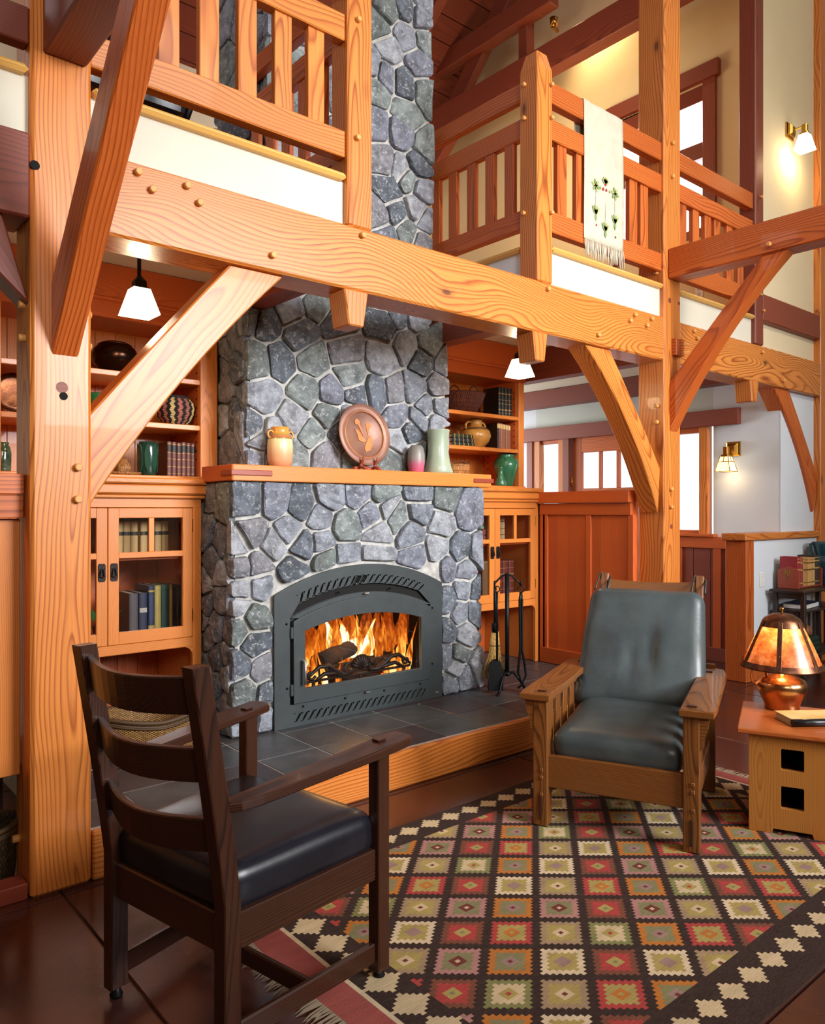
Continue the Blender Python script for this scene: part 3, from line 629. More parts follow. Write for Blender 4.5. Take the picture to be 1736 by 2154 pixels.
# ================================================================== HEARTH
he = thing('hearth', 'raised slate tiled hearth with a honey fir fascia', 'hearth', (2.7, 3.3, 0))
bx('base', 0.905, 4.495, 2.864, 4.40, 0.0, 0.1765, MT['grout'], he, bev=0)
tim('fascia', (0.905, 2.845, 0.087), (4.56, 2.845, 0.087), 0.036, 0.172, MT['fir'], he, bev=0.006)
tl = 0.3087; gx0 = 2.042
rnd.seed(3)
i = -4
while gx0+i*tl < 4.49:
    for j in range(5):
        x0, x1 = max(gx0+i*tl, 0.91)+0.0032, min(gx0+(i+1)*tl, 4.49)-0.0032; y0, y1 = 2.828+j*tl+0.0032, min(2.828+(j+1)*tl, 4.40)-0.0032
        if j == 0: y0 = 2.866
        if x1-x0 < 0.02 or (1.82 < x0 and x1 < 3.52 and y0 > 3.5): continue
        o = bx('tile', x0, x1, y0, y1, 0.165, 0.1785+rnd.uniform(0, 0.0012), MT['slate'], he, axis='x', bev=0.002)
    i += 1
# ================================================================== FIREPLACE
LOW = [(1.88, 1.37), (2.04, 1.37), (2.2, 1.34), (2.39, 1.4), (2.57, 1.42), (2.76, 1.41), (3.02, 1.42), (3.25, 1.4), (3.43, 1.31), (1.9, 1.2), (2.03, 1.13), (2.13, 1.21), (2.32, 1.27), (2.48, 1.23), (2.67, 1.29), (2.79, 1.34), (2.86, 1.28), (3.02, 1.32), (2.72, 1.19), (2.96, 1.18), (3.21, 1.23), (2.21, 1.14), (2.33, 1.15), (2.36, 1.05), (2.48, 1.06), (2.71, 1.06), (2.99, 1.04), (3.18, 1.09), (3.36, 1.07), (3.53, 1.05), (1.95, 1.04), (2.14, 1.0), (1.97, 0.93), (3.25, 0.96), (3.42, 0.93), (3.4, 0.82), (3.52, 0.8), (1.83, 1.03), (1.92, 0.77), (1.82, 0.84), (1.92, 0.64), (1.97, 0.5), (1.83, 0.54), (1.86, 0.4), (2.0, 0.38), (1.87, 0.27), (2.0, 0.25), (3.25, 0.76), (3.37, 0.67), (3.5, 0.67), (3.41, 0.54), (3.25, 0.57), (3.35, 0.41), (3.51, 0.3), (3.32, 0.34), (3.42, 0.26), (3.26, 0.24), (3.24, 0.42), (2.08, 0.86), (1.82, 1.15), (1.83, 0.92), (1.83, 0.72)]
UP = [(2.08, 2.34), (2.22, 2.43), (2.3, 2.29), (2.42, 2.5), (2.55, 2.41), (2.38, 2.17), (2.61, 2.24), (2.17, 2.13), (2.03, 2.11), (2.08, 1.94), (2.33, 1.98), (2.51, 1.99), (2.64, 2.11), (2.88, 2.23), (2.89, 2.45), (3.0, 2.53), (3.16, 2.53), (3.07, 2.34), (3.25, 2.38), (3.19, 2.26), (3.39, 2.26), (3.13, 2.08), (3.34, 2.12), (2.84, 2.03), (2.97, 2.05), (2.49, 1.87), (2.25, 1.83), (2.68, 1.99), (3.0, 1.9), (3.22, 1.97), (3.36, 1.98), (3.17, 1.89), (3.1, 1.8), (3.32, 1.88), (2.37, 1.74), (2.45, 1.63), (1.99, 1.75), (2.03, 1.68), (3.0, 1.74), (2.66, 1.88), (2.78, 1.75), (2.58, 1.77), (2.95, 1.62), (2.28, 1.63), (2.01, 1.6), (3.35, 1.78), (3.15, 1.66), (2.13, 1.6), (2.69, 1.63), (3.31, 1.66), (2.14, 1.73), (1.98, 2.36), (2.02, 2.45)]
CH = [(2.92, 4.38), (3.19, 4.42), (3.23, 4.54), (2.85, 4.23), (3.07, 4.27), (3.23, 4.3), (2.92, 4.13), (3.17, 4.13), (2.9, 3.96), (3.05, 3.96), (3.23, 3.97), (2.84, 3.85), (3.06, 3.78), (2.84, 3.64), (3.02, 3.64), (3.22, 3.61), (2.9, 3.44), (3.02, 3.42), (3.17, 3.49), (3.07, 3.38), (2.93, 3.26), (3.2, 3.34), (2.85, 3.1), (2.99, 3.15), (3.15, 3.21), (3.23, 3.16), (2.91, 2.98), (3.08, 3.05), (3.2, 3.0), (3.06, 4.43), (2.8, 3.98), (2.9, 2.83), (3.06, 2.86), (3.2, 2.84), (2.84, 2.72), (2.98, 2.7), (3.14, 2.7), (2.5, 2.75), (2.3, 2.72), (2.2, 2.95), (2.6, 3.0), (2.25, 3.3), (2.6, 3.4), (2.3, 3.7), (2.6, 3.8), (2.25, 4.1), (2.55, 4.2), (2.3, 4.5), (2.6, 4.6), (2.9, 4.65), (3.15, 4.7)]
def half(poly, n, d):
    """keep the part of the polygon where p.n <= d"""
    out = []
    for i in range(len(poly)):
        a, b = poly[i], poly[(i+1) % len(poly)]; da = a[0]*n[0]+a[1]*n[1]-d; db = b[0]*n[0]+b[1]*n[1]-d
        if da <= 0: out.append(a)
        if (da < 0 < db) or (db < 0 < da):
            t = da/(da-db); out.append((a[0]+(b[0]-a[0])*t, a[1]+(b[1]-a[1])*t))
    return out
def stones(parent, seeds, x0, x1, z0, z1, place, gap=0.019, hgt=(0.016, 0.040), clip=None, rag=(0, 0)):
    for si, s in enumerate(seeds):
        poly = [(x0-rnd.uniform(0, rag[0]), z0), (x1+rnd.uniform(0, rag[1]), z0), (x1+rnd.uniform(0, rag[1]), z1), (x0-rnd.uniform(0, rag[0]), z1)]
        for tj, t in enumerate(seeds):
            if tj == si: continue
            nx, nz = t[0]-s[0], t[1]-s[1]; L = math.hypot(nx, nz)
            if L > 1.1 or L < 1e-5: continue
            nx /= L; nz /= L
            poly = half(poly, (nx, nz), s[0]*nx+s[1]*nz+L/2-gap/2*rnd.uniform(0.6, 1.25))
            if len(poly) < 3: break
        if clip and len(poly) >= 3: poly = clip(s, poly)
        if len(poly) < 3: continue
        # round the corners a little, then roughen the outline
        q = []
        for i in range(len(poly)):
            a, b, c = poly[i-1], poly[i], poly[(i+1) % len(poly)]
            l1 = math.hypot(a[0]-b[0], a[1]-b[1]); l2 = math.hypot(c[0]-b[0], c[1]-b[1])
            if l1 < 0.012 or l2 < 0.012: q.append(b); continue
            f1 = min(0.22, 0.010/l1); f2 = min(0.22, 0.010/l2)
            q += [(b[0]+(a[0]-b[0])*f1, b[1]+(a[1]-b[1])*f1), (b[0]+(c[0]-b[0])*f2, b[1]+(c[1]-b[1])*f2)]
            if l2 > 0.10: q.append(((b[0]+c[0])/2+rnd.uniform(-.006, .006), (b[1]+c[1])/2+rnd.uniform(-.006, .006)))
        cx = sum(p[0] for p in q)/len(q); cz = sum(p[1] for p in q)/len(q)
        area = abs(sum(q[i-1][0]*q[i][1]-q[i][0]*q[i-1][1] for i in range(len(q))))/2
        if area < 0.0012: continue
        h = rnd.uniform(*hgt); tx, tz = rnd.uniform(-.10, .10), rnd.uniform(-.10, .10)
        bm = bmesh.new(); rings = []
        for k, (sc, hh) in enumerate(((1.0, -0.03), (1.0, 0.55*h), (0.975, 0.9*h), (0.90, h))):
            ring = []
            for p in q:
                dx, dz = (p[0]-cx)*sc, (p[1]-cz)*sc; jit = 0.0 if k == 0 else rnd.uniform(-.003, .003)
                ring.append(bm.verts.new((dx+jit, dz+jit, hh+(k > 0)*(tx*dx+tz*dz)*0.5+(k > 0)*rnd.uniform(-.003, .003))))
            rings.append(ring)
        n = len(q)
        for A, B in zip(rings, rings[1:]):
            for i in range(n): bm.faces.new((A[i], A[(i+1) % n], B[(i+1) % n], B[i]))
        inner = [bm.verts.new(((p[0]-cx)*0.45, (p[1]-cz)*0.45, h+0.004+(tx*(p[0]-cx)+tz*(p[1]-cz))*0.2+rnd.uniform(-.004, .005))) for p in q[::2]]
        T = rings[-1]; m = len(inner)
        for i in range(m):
            a = 2*i
            nxt = (2*i+2) if i < m-1 else n
            seq = [T[z % n] for z in range(a, nxt+1)]
            if i == m-1: seq = [T[z % n] for z in range(a, n+1)]
            for z in range(len(seq)-1):
                bm.faces.new((seq[z], seq[z+1], inner[i]))
            bm.faces.new((inner[i], seq[-1], inner[(i+1) % m]))
        bm.faces.new(inner)
        bmesh.ops.recalc_face_normals(bm, faces=bm.faces)
        for f in bm.faces: f.smooth = False
        obj('stone', bm, MT['stone'], parent, place(cx, cz))
def grid_seeds(x0, x1, z0, z1, n, seed):
    r = random.Random(seed); out = []; tries = 0
    dmin = 0.72*math.sqrt((x1-x0)*(z1-z0)/n)
    while len(out) < n and tries < 4000:
        tries += 1; p = (r.uniform(x0, x1), r.uniform(z0, z1))
        if all(math.hypot(p[0]-q[0], p[1]-q[1]) > dmin for q in out): out.append(p)
    return out
# lower body: mortar core built around the firebox
fp = thing('stone_fireplace', 'fieldstone fireplace body and chimney with pale mortar joints', 'fireplace', (2.67, 3.7, 0.18))
XL, XR, YF, YU = 1.82, 3.53, 3.53, 3.70
core = bmesh.new()
def cb(x0, x1, y0, y1, z0, z1): boxbm(x1-x0, y1-y0, z1-z0, 0, core, Matrix.Translation(((x0+x1)/2, (y0+y1)/2, (z0+z1)/2)))
cb(XL, 2.06, YF, 4.40, 0.179, 1.465); cb(3.43, XR, YF, 4.40, 0.179, 1.465); cb(3.16, 3.43, YF, YF+0.03, 0.179, 0.98); cb(2.06, 3.43, YF, 4.40, 0.98, 1.465); cb(2.06, 3.43, 4.14, 4.40, 0.179, 0.98)
cb(2.06, 3.16, YF, YF+0.03, 0.86, 0.98)
obj('mortar_core', core, MT['mortar'], fp)
def clip_low(s, poly):
    # keep the stones clear of the steel insert and its arched head
    if 2.05 < s[0] < 3.17 and s[1] < 0.9: return []
    if s[1] < 0.97 and s[0] < 2.2: poly = half(poly, (1, 0), 2.022)
    elif s[1] < 0.97 and s[0] > 3.1: poly = half(poly, (-1, 0), -3.203)
    elif s[0] < 2.26 and s[1] < 1.03: poly = half(poly, (0.35, -0.94), 0.35*2.05-0.94*0.915)
    else:
        t = max(-1, min(1, (s[0]-2.61)/0.58)); n = (0.42*t, 1.0)
        px, pz = 2.61+0.58*t, 1.035-0.145*t*t
        poly = half(poly, (-n[0], -n[1]), -(n[0]*px+n[1]*pz))
    return poly
rnd.seed(5)
PF = lambda Y: (lambda cx, cz: axes((cx, Y, cz), (1, 0, 0), (0, 0, 1), (0, -1, 0)))
PS = lambda X: (lambda cy, cz: axes((X, cy, cz), (0, -1, 0), (0, 0, 1), (-1, 0, 0)))
PE = lambda X: (lambda cy, cz: axes((X, cy, cz), (0, 1, 0), (0, 0, 1), (1, 0, 0)))
filler = [(2.3, 0.3), (2.6, 0.3), (2.9, 0.3), (2.3, 0.6), (2.6, 0.6), (2.9, 0.6), (2.6, 0.86), (2.25, 0.86), (2.95, 0.86), (3.12, 0.9)]
stones(fp, LOW+filler, XL-0.03, XR+0.012, 0.185, 1.463, PF(YF), clip=clip_low, rag=(0.0, 0.03))
flip = lambda sd: [(-a, b) for a, b in sd]
stones(fp, flip(grid_seeds(3.54, 3.85, 0.2, 1.46, 22, 4)), -3.85, -(YF+0.004), 0.185, 1.463, lambda c, z: axes((XL, -c, z), (0, -1, 0), (0, 0, 1), (-1, 0, 0)), gap=0.012)
stones(fp, grid_seeds(3.54, 3.85, 0.2, 1.46, 18, 9), YF+0.004, 3.85, 0.185, 1.463, PE(XR), gap=0.012, hgt=(0.012, 0.03))
# upper breast and chimney
up = bmesh.new(); core = up
cb(1.995, 3.405, YU, 4.36, 1.545, 2.46); cb(2.12, 3.27, YU, 4.34, 2.46, 7.0)
obj('mortar_core', up, MT['mortar'], fp)
def clip_up(s, poly):
    if s[1] > 2.43: poly = half(half(poly, (-1, 0), -2.09), (1, 0), 3.275)
    return poly
stones(fp, UP+[(2.3, 2.62), (2.6, 2.62), (2.9, 2.62), (3.15, 2.64)], 1.965, 3.41, 1.55, 2.56, PF(YU), clip=clip_up, rag=(0, 0.02))
stones(fp, CH+[(2.3, 2.6), (2.6, 2.6), (2.9, 2.6), (3.15, 2.6)], 2.09, 3.275, 2.57, 4.85, PF(YU), rag=(0, 0.015), clip=lambda s, p: p if s[1] > 2.65 else [])
stones(fp, flip(grid_seeds(3.71, 4.02, 1.6, 2.5, 15, 6)), -4.02, -(YU+0.004), 1.55, 2.46, lambda c, z: axes((1.995, -c, z), (0, -1, 0), (0, 0, 1), (-1, 0, 0)), gap=0.012)
stones(fp, flip(grid_seeds(3.71, 4.34, 2.8, 4.8, 26, 7)), -4.34, -(YU+0.004), 2.8, 4.85, lambda c, z: axes((2.12, -c, z), (0, -1, 0), (0, 0, 1), (-1, 0, 0)), gap=0.013)
# mantel shelf with mahogany keys and mitred return
mt = thing('mantel_shelf', 'long honey fir mantel shelf with mahogany corner keys', 'mantel', (2.7, 3.6, 1.508))
tim('shelf_board', (1.788, 3.66, 1.508), (3.624, 3.66, 1.508), 0.34, 0.082, MT['cab'], mt, bev=0.004)
bx('end_grain', 1.782, 1.789, 3.49, 3.83, 1.468, 1.548, MT['cabr'], mt)
bx('corner_key', 1.776, 2.008, 3.482, 3.52, 1.494, 1.522, MT['mahog'], mt); bx('corner_key', 3.46, 3.64, 3.482, 3.52, 1.494, 1.522, MT['mahog'], mt)
bx('corner_spline', 1.774, 1.79, 3.49, 3.60, 1.494, 1.522, MT['mahog'], mt)

# ================================================================== FIREPLACE INSERT
ins = thing('fireplace_insert', 'charcoal arched steel fireplace insert with pierced vents', 'fireplace insert', (2.61, 3.51, 0.185))
def arch(x0, x1, zb, zs, zc, n=24):
    xc = (x0+x1)/2; hw = (x1-x0)/2; sag = zc-zs; R = (hw*hw+sag*sag)/(2*sag)
    pts = [(x0, zb), (x1, zb)]
    for i in range(n+1):
        x = x1-(x1-x0)*i/n; pts.append((x, zc-R+math.sqrt(max(0, R*R-(x-xc)**2))))
    return pts
def sgnslot(cx, cz, w_, h, ang=0.0, sl=0.5):
    """S shaped slot of the pierced vent pattern"""
    L = []; n = 8
    for i in range(n+1):
        t = i/n; z = -h/2+h*t; off = sl*w_*math.sin((t-0.5)*PI)*0.9; th = w_*0.32*math.sin(PI*t)**0.6+0.0012
        L.append((off-th, off+th, z))
    loop = [(a, z) for a, b, z in L]+[(b, z) for a, b, z in reversed(L)]
    ca, sa = math.cos(ang), math.sin(ang)
    return [(cx+x*ca-z*sa, cz+x*sa+z*ca) for x, z in loop][::-1]
def tri(cx, cz, w_, h, up): 
    return [(cx-w_, cz), (cx+w_, cz), (cx, cz+(h if up else -h))][::(-1 if up else 1)]
MI = axes((0, 3.505, 0), (1, 0, 0), (0, 0, 1), (0, -1, 0))
holes = []
def vent(n, x0, x1, zf, af):
    dx = (x1-x0)/n
    for i in range(n):
        x = x0+dx*(i+0.5); z = zf(x); a = af(x)
        holes.append(sgnslot(x, z, dx*0.62, 0.052, a))
        xm = x0+dx*i; zm = zf(xm); am = af(xm)
        for up_ in (True, False):
            s_ = 0.020 if not up_ else -0.020
            ox, oz = -math.sin(am)*s_, math.cos(am)*s_
            t = [(-dx*0.24, 0), (dx*0.24, 0), (0, 0.011 if up_ else -0.011)]
            ca, sa = math.cos(am), math.sin(am)
            holes.append([(xm+ox*1.25+px*ca-pz*sa, zm+oz*1.25+px*sa+pz*ca) for px, pz in t])
Rv = 1.22
vent(21, 2.17, 3.05, lambda x: 0.932-Rv+math.sqrt(Rv*Rv-(x-2.61)**2), lambda x: -math.asin((x-2.61)/Rv))
vent(22, 2.15, 3.07, lambda x: 0.226, lambda x: 0.0)
inner = arch(2.118, 3.102, 0.297, 0.752, 0.858)
plate('surround', arch(2.028, 3.195, 0.181, 0.876, 1.014), [inner[::-1]]+holes, 0.012, MT['steel'], ins, MI, 0.0015)
bx('vent_shade_sheet', 2.06, 3.16, 3.535, 3.54, 0.19, 0.29, MT['void'], ins, bev=0)  # black strip painting the shade behind the lower vent
oa = arch(2.07, 3.15, 0.80, 0.86, 0.985)[2:]; ia = arch(2.125, 3.095, 0.30, 0.74, 0.80)[2:]
obj('vent_shade_sheet', ([(p[0], 3.5165, p[1]) for p in oa+ia], [(i_, i_+1, len(oa)+i_+1, len(oa)+i_) for i_ in range(len(oa)-1)]), MT['void'], ins)  # black sheet painting the shade behind the upper vent and door gap
# recessed frame behind the door
plate('recess_frame', arch(2.10, 3.12, 0.285, 0.765, 0.872), [arch(2.16, 3.06, 0.34, 0.70, 0.79)[::-1]], 0.01, MT['steel'], ins, axes((0, 3.527, 0), (1, 0, 0), (0, 0, 1), (0, -1, 0)))
dr = plate('door', arch(2.138, 3.096, 0.305, 0.735, 0.832), [arch(2.204, 3.019, 0.374, 0.682, 0.742)[::-1]], 0.02, MT['steel'], ins, axes((0, 3.497, 0), (1, 0, 0), (0, 0, 1), (0, -1, 0)), 0.002)
plate('pane', arch(2.20, 3.023, 0.37, 0.682, 0.744), [], 0.003, MT['glass'], dr, axes((0, 3.51, 0), (1, 0, 0), (0, 0, 1), (0, -1, 0)))
tube('handle', [(2.188, 3.49, 0.525), (2.188, 3.462, 0.525), (2.188, 3.455, 0.52)], 0.010, MT['chrome'], dr, 10)
obj('handle', tubebm([(2.188, 3.457, 0.53), (2.188, 3.457, 0.47), (2.188, 3.457, 0.405)], [0.009, 0.008, 0.008], 10), MT['chrome'], dr)
for x, z in [(2.428, .868), (2.786, .867), (2.097, .726), (2.101, .389), (3.115, .728), (3.115, .389), (2.199, .281), (2.47, .282), (2.744, .283), (3.018, .282)]:
    obj('screw', tubebm([(x, 3.5, z), (x, 3.492, z), (x, 3.489, z)], [0.006, 0.006, 0.003], 8), MT['black'], ins)
for z in (0.676, 0.376): bx('hinge', 2.118, 2.135, 3.485, 3.505, z-0.03, z+0.03, MT['steel'], ins, axis='z')
bx('latch', 2.59, 2.625, 3.475, 3.497, 0.848, 0.856, MT['chrome'], ins); bx('latch', 2.60, 2.63, 3.475, 3.497, 0.292, 0.299, MT['chrome'], ins)
fb = bmesh.new(); core = fb
cb(2.08, 2.10, 3.565, 4.12, 0.30, 0.93); cb(3.39, 3.41, 3.565, 4.12, 0.30, 0.93); cb(2.08, 3.41, 4.10, 4.12, 0.30, 0.93); cb(2.08, 3.41, 3.565, 4.12, 0.29, 0.31); cb(2.08, 3.41, 3.565, 4.12, 0.93, 0.95)
obj('firebox', fb, MT['void'], ins)
bx('maker_plate', 3.142, 3.168, 3.494, 3.499, 0.205, 0.215, MT['chrome'], ins)
# cast iron log guard: shell and scrolling leaves
lg = thing('log_guard', 'dark cast iron scroll guard with a central shell before the flames', 'log guard', (2.62, 3.55, 0.385))
def spiral(cx, cz, r0, r1, a0, a1, n=16): return [(cx+(r0+(r1-r0)*t)*math.cos(a0+(a1-a0)*t), 3.555, cz+(r0+(r1-r0)*t)*math.sin(a0+(a1-a0)*t)) for t in [i/n for i in range(n+1)]]
sh = bmesh.new()
for i in range(9):
    a = PI*(0.08+0.84*i/8); r = 0.068
    addto(sh, tubebm([(2.62, 3.553, 0.415), (2.62+0.5*r*math.cos(a), 3.545, 0.425+0.5*r*math.sin(a)), (2.62+r*math.cos(a), 3.552, 0.430+r*math.sin(a))], [0.006, 0.010, 0.012], 8))
obj('shell', sh, MT['cast'], lg)
for s_ in (-1, 1):
    sc = bmesh.new()
    addto(sc, tubebm(spiral(2.62+s_*0.085, 0.425, 0.012, 0.035, 0, s_*5.2), [0.012-0.003*i/16 for i in range(17)], 8))
    addto(sc, tubebm([(2.62+s_*x, 3.555, z) for x, z in ((0.06, 0.405), (0.12, 0.40), (0.17, 0.425), (0.22, 0.46), (0.28, 0.462), (0.33, 0.43), (0.37, 0.40))], [0.014, 0.016, 0.015, 0.014, 0.012, 0.010, 0.008], 8))
    addto(sc, tubebm([(2.62+s_*x, 3.552, z) for x, z in ((0.13, 0.40), (0.19, 0.415), (0.25, 0.42), (0.29, 0.40), (0.31, 0.385))], [0.012, 0.014, 0.012, 0.010, 0.006], 8))
    addto(sc, tubebm(spiral(2.62+s_*0.335, 0.425, 0.01, 0.03, 1.0, 1.0-s_*5), [0.008]*17, 8))
    addto(sc, tubebm(spiral(2.62+s_*0.19, 0.445, 0.008, 0.024, 2.0, 2.0+s_*5), [0.008]*17, 8))
    obj('scroll', sc, MT['cast'], lg)
bx('foot_bar', 2.24, 2.99, 3.548, 3.562, 0.382, 0.395, MT['cast'], lg)
for x in (2.30, 2.62, 2.94): bx('bracket', x-0.01, x+0.01, 3.548, 3.56, 0.312, 0.385, MT['cast'], lg)
# logs
def logm(a, b, r, lab):
    pts = [Vector(a).lerp(Vector(b), i/6)+Vector((0, rnd.uniform(-.008, .008), rnd.uniform(-.008, .008))) for i in range(7)]
    tag(obj('log', tubebm(pts, [r*rnd.uniform(0.9, 1.1) for _ in pts], 12), MT['log']), lab, 'log', 'burning logs')
logm((2.26, 3.72, 0.37), (3.06, 3.74, 0.37), 0.055, 'front charred log burning behind the shell of the log guard')
logm((2.34, 3.88, 0.38), (3.22, 3.88, 0.385), 0.06, 'rear charred log lying across the back of the fire')
logm((2.42, 3.70, 0.455), (2.86, 3.90, 0.48), 0.05, 'top charred log set aslant over the other two')
em = bmesh.new()
for i in range(60):
    bmesh.ops.create_icosphere(em, subdivisions=1, radius=rnd.uniform(.006, .016), matrix=Matrix.Translation((rnd.uniform(2.25, 3.0), rnd.uniform(3.60, 3.9), rnd.uniform(.312, .33))))
tag(obj('embers', em, MT['ember']), 'glowing orange embers on the firebox floor', 'embers', kind='stuff')
# flames
def flame_mat():
    m, nt, b = newmat('flame'); nt.nodes.remove(b)
    tc = nt.nodes.new('ShaderNodeTexCoord').outputs['Object']
    rn = nt.nodes.new('ShaderNodeObjectInfo').outputs['Random']
    cx = nt.nodes.new('ShaderNodeCombineXYZ'); r9 = mathn(nt, 'MULTIPLY', rn, 41.0)
    for i in range(3): nt.links.new(r9, cx.inputs[i])
    v = vadd(nt, vmul(nt, tc, (17.0, 17.0, 5.2)), cx.outputs[0])
    n1 = noise_f(nt, v, 1.0, 4, 0.5, 1.6)
    sep = nt.nodes.new('ShaderNodeSeparateXYZ'); nt.links.new(nt.nodes['Texture Coordinate'].outputs['Generated'], sep.inputs[0])
    hot = nt.nodes.new('ShaderNodeSeparateColor'); nt.links.new(nt.nodes['Object Info'].outputs['Color'], hot.inputs[0])
    heat = mathn(nt, 'MULTIPLY', hot.outputs[0], mathn(nt, 'SUBTRACT', 1.05, mathn(nt, 'MULTIPLY', sep.outputs[2], 0.62)))
    x = mathn(nt, 'MULTIPLY', heat, ramp(nt, n1, [(0.30, (0.12, 0.12, 0.12, 1)), (0.52, (0.8, 0.8, 0.8, 1)), (0.66, (1.25, 1.25, 1.25, 1))]))
    col = ramp(nt, x, [(0.0, (0.10, 0.006, 0.0, 1)), (0.25, (0.55, 0.06, 0.004, 1)), (0.5, (1.0, 0.24, 0.015, 1)), (0.75, (1.0, 0.56, 0.09, 1)), (1.0, (1.0, 0.9, 0.5, 1))])
    e = nt.nodes.new('ShaderNodeEmission'); nt.links.new(col, e.inputs[0])
    nt.links.new(mathn(nt, 'ADD', 0.35, mathn(nt, 'MULTIPLY', x, 1.5)), e.inputs[1])
    t = nt.nodes.new('ShaderNodeBsdfTransparent'); mx = nt.nodes.new('ShaderNodeMixShader')
    nt.links.new(ramp(nt, x, [(0.05, (0, 0, 0, 1)), (0.42, (0.85, 0.85, 0.85, 1)), (0.8, (1, 1, 1, 1))]), mx.inputs[0])
    nt.links.new(t.outputs[0], mx.inputs[1]); nt.links.new(e.outputs[0], mx.inputs[2]); nt.links.new(mx.outputs[0], nt.nodes['Material Output'].inputs[0])
    return m
MT['flame'] = flame_mat()
fr = thing('fire', 'orange wood fire with curling yellow flames behind the insert glass', 'fire', (2.62, 3.76, 0.40))
def flame(x, y, z, h, w_, hot, seed):
    r = random.Random(seed); n = 18; m = 10; bm = bmesh.new(); rings = []
    p1, p2, a1 = r.uniform(0, 6), r.uniform(0, 6), r.uniform(0.6, 1.2)*w_
    lean = r.uniform(-.10, .10)
    for i in range(n+1):
        t = i/n; zz = t*h; cx = a1*0.8*math.sin(p1+t*4.6)*t+lean*t; cy = 0.4*a1*math.sin(p2+t*4)*t
        ww = w_*(0.42+0.75*math.sin(PI*min(1, t*1.25+0.18)))*(1-t)**0.55+0.0006; tw = r.uniform(-.2, .2)
        ring = []
        for k in range(m):
            a = 2*PI*k/m; px, py = ww*math.cos(a), ww*0.30*math.sin(a)
            vv = bm.verts.new((cx+px, cy+py, zz))
            ring.append(vv)
        rings.append(ring)
    for A, B in zip(rings, rings[1:]):
        for k in range(m):
            f = bm.faces.new((A[k], A[(k+1) % m], B[(k+1) % m], B[k])); f.smooth = True
    o = obj('flame', bm, MT['flame'], fr, Matrix.Translation((x, y, z))); o.color = (hot, hot, hot, 1)
rnd.seed(21)
for i in range(26): flame(2.20+i*0.044+rnd.uniform(-.02, .02), 4.02+rnd.uniform(-.03, .03), 0.33, rnd.uniform(.40, .56), rnd.uniform(.05, .085), rnd.uniform(0.40, 0.58), 100+i)
for i in range(18): flame(2.24+i*0.056+rnd.uniform(-.02, .02), 3.84+rnd.uniform(-.04, .04), 0.38, rnd.uniform(.22, .40), rnd.uniform(.03, .055), rnd.uniform(0.6, 0.85), 200+i)
for x, h, w_ in ((2.70, .30, .06), (2.76, .27, .065), (2.82, .26, .06), (2.87, .24, .05), (2.64, .33, .045)): flame(x, 3.84, 0.42, h, w_, 1.3, int(x*1000))
for x, h, w_ in ((2.24, .32, .03), (2.29, .24, .028), (2.35, .28, .03), (2.43, .20, .022), (2.52, .15, .02), (2.86, .2, .024), (2.92, .27, .03), (2.97, .24, .026), (3.02, .30, .03)): flame(x, 3.63, 0.33, h, w_, 0.85, int(x*1000))
light('fire_glow', 'POINT', (2.70, 3.66, 0.66), 5, (1.0, 0.45, 0.12), shadow_soft_size=0.12)

# ================================================================== CABINETS AND BOOKCASES
def vframe(c): return axes(c, (0, 0, 1), (1, 0, 0), (0, 1, 0))     # local X up, Y right, Z back
def cabinet_door(cab, x0, x1, label_side, hinge_right, yf=3.84):
    z0, z1 = 0.656, 1.330; gx0, gx1 = x0+0.053, x1-0.053; gt, mt_, mb, gb = 1.281, 1.110, 1.081, 0.716
    bm = bmesh.new(); c = Vector(((x0+x1)/2, yf+0.011, (z0+z1)/2)); M = vframe(c)
    def b(xa, xb, za, zb): boxbm(zb-za, xb-xa, 0.022, 0.0025, bm, Matrix.Translation(((za+zb)/2-c.z, (xa+xb)/2-c.x, 0)))
    b(x0, gx0, z0, z1); b(gx1, x1, z0, z1)
    d = obj('door', bm, MT['cab'], cab, M)
    for n, za, zb in (('rail', gt, z1), ('rail', mb, mt_), ('rail', z0, gb)): tim(n, (gx0-0.001, yf+0.011, (za+zb)/2), (gx1+0.001, yf+0.011, (za+zb)/2), 0.020, zb-za, MT['cab'], d, bev=0.002)
    xm = (gx0+gx1)/2
    bx('mullion', xm-0.014, xm+0.014, yf+0.002, yf+0.02, mt_, gt, MT['cab'], d, axis='z', bev=0.002)
    for xa, xb, za, zb in ((gx0, xm-0.014, mt_, gt), (xm+0.014, gx1, mt_, gt), (gx0, gx1, gb, mb)): bx('pane', xa, xb, yf+0.010, yf+0.013, za, zb, MT['glass'], d, axis='z', bev=0)
    hx = (x0+0.028) if hinge_right else (x1-0.028)
    hp = prism('handle_plate', [(a*0.018 if abs(b_) < 0.036 else a*0.013, b_) for a, b_ in ((-1, -0.044), (1, -0.044), (1, -0.035), (1, 0.035), (1, 0.044), (-1, 0.044), (-1, 0.035), (-1, -0.035))], 0.004, MT['bronze'], d, axes((hx, yf, 1.015), (1, 0, 0), (0, 0, 1), (0, -1, 0)))
    obj('pull_ring', tubebm([(hx-0.006, yf-0.012, 1.03), (hx-0.011, yf-0.016, 0.998), (hx, yf-0.017, 0.994), (hx+0.011, yf-0.016, 0.998), (hx+0.006, yf-0.012, 1.03), (hx, yf-0.010, 1.033)], 0.0035, 6, None, True), MT['black'], d)
    ex = x1+0.001 if hinge_right else x0-0.001
    for z in (1.24, 0.77): bx('hinge', ex-0.003, ex+0.003, yf-0.003, yf+0.004, z-0.035, z+0.035, MT['brass'], d, axis='z')
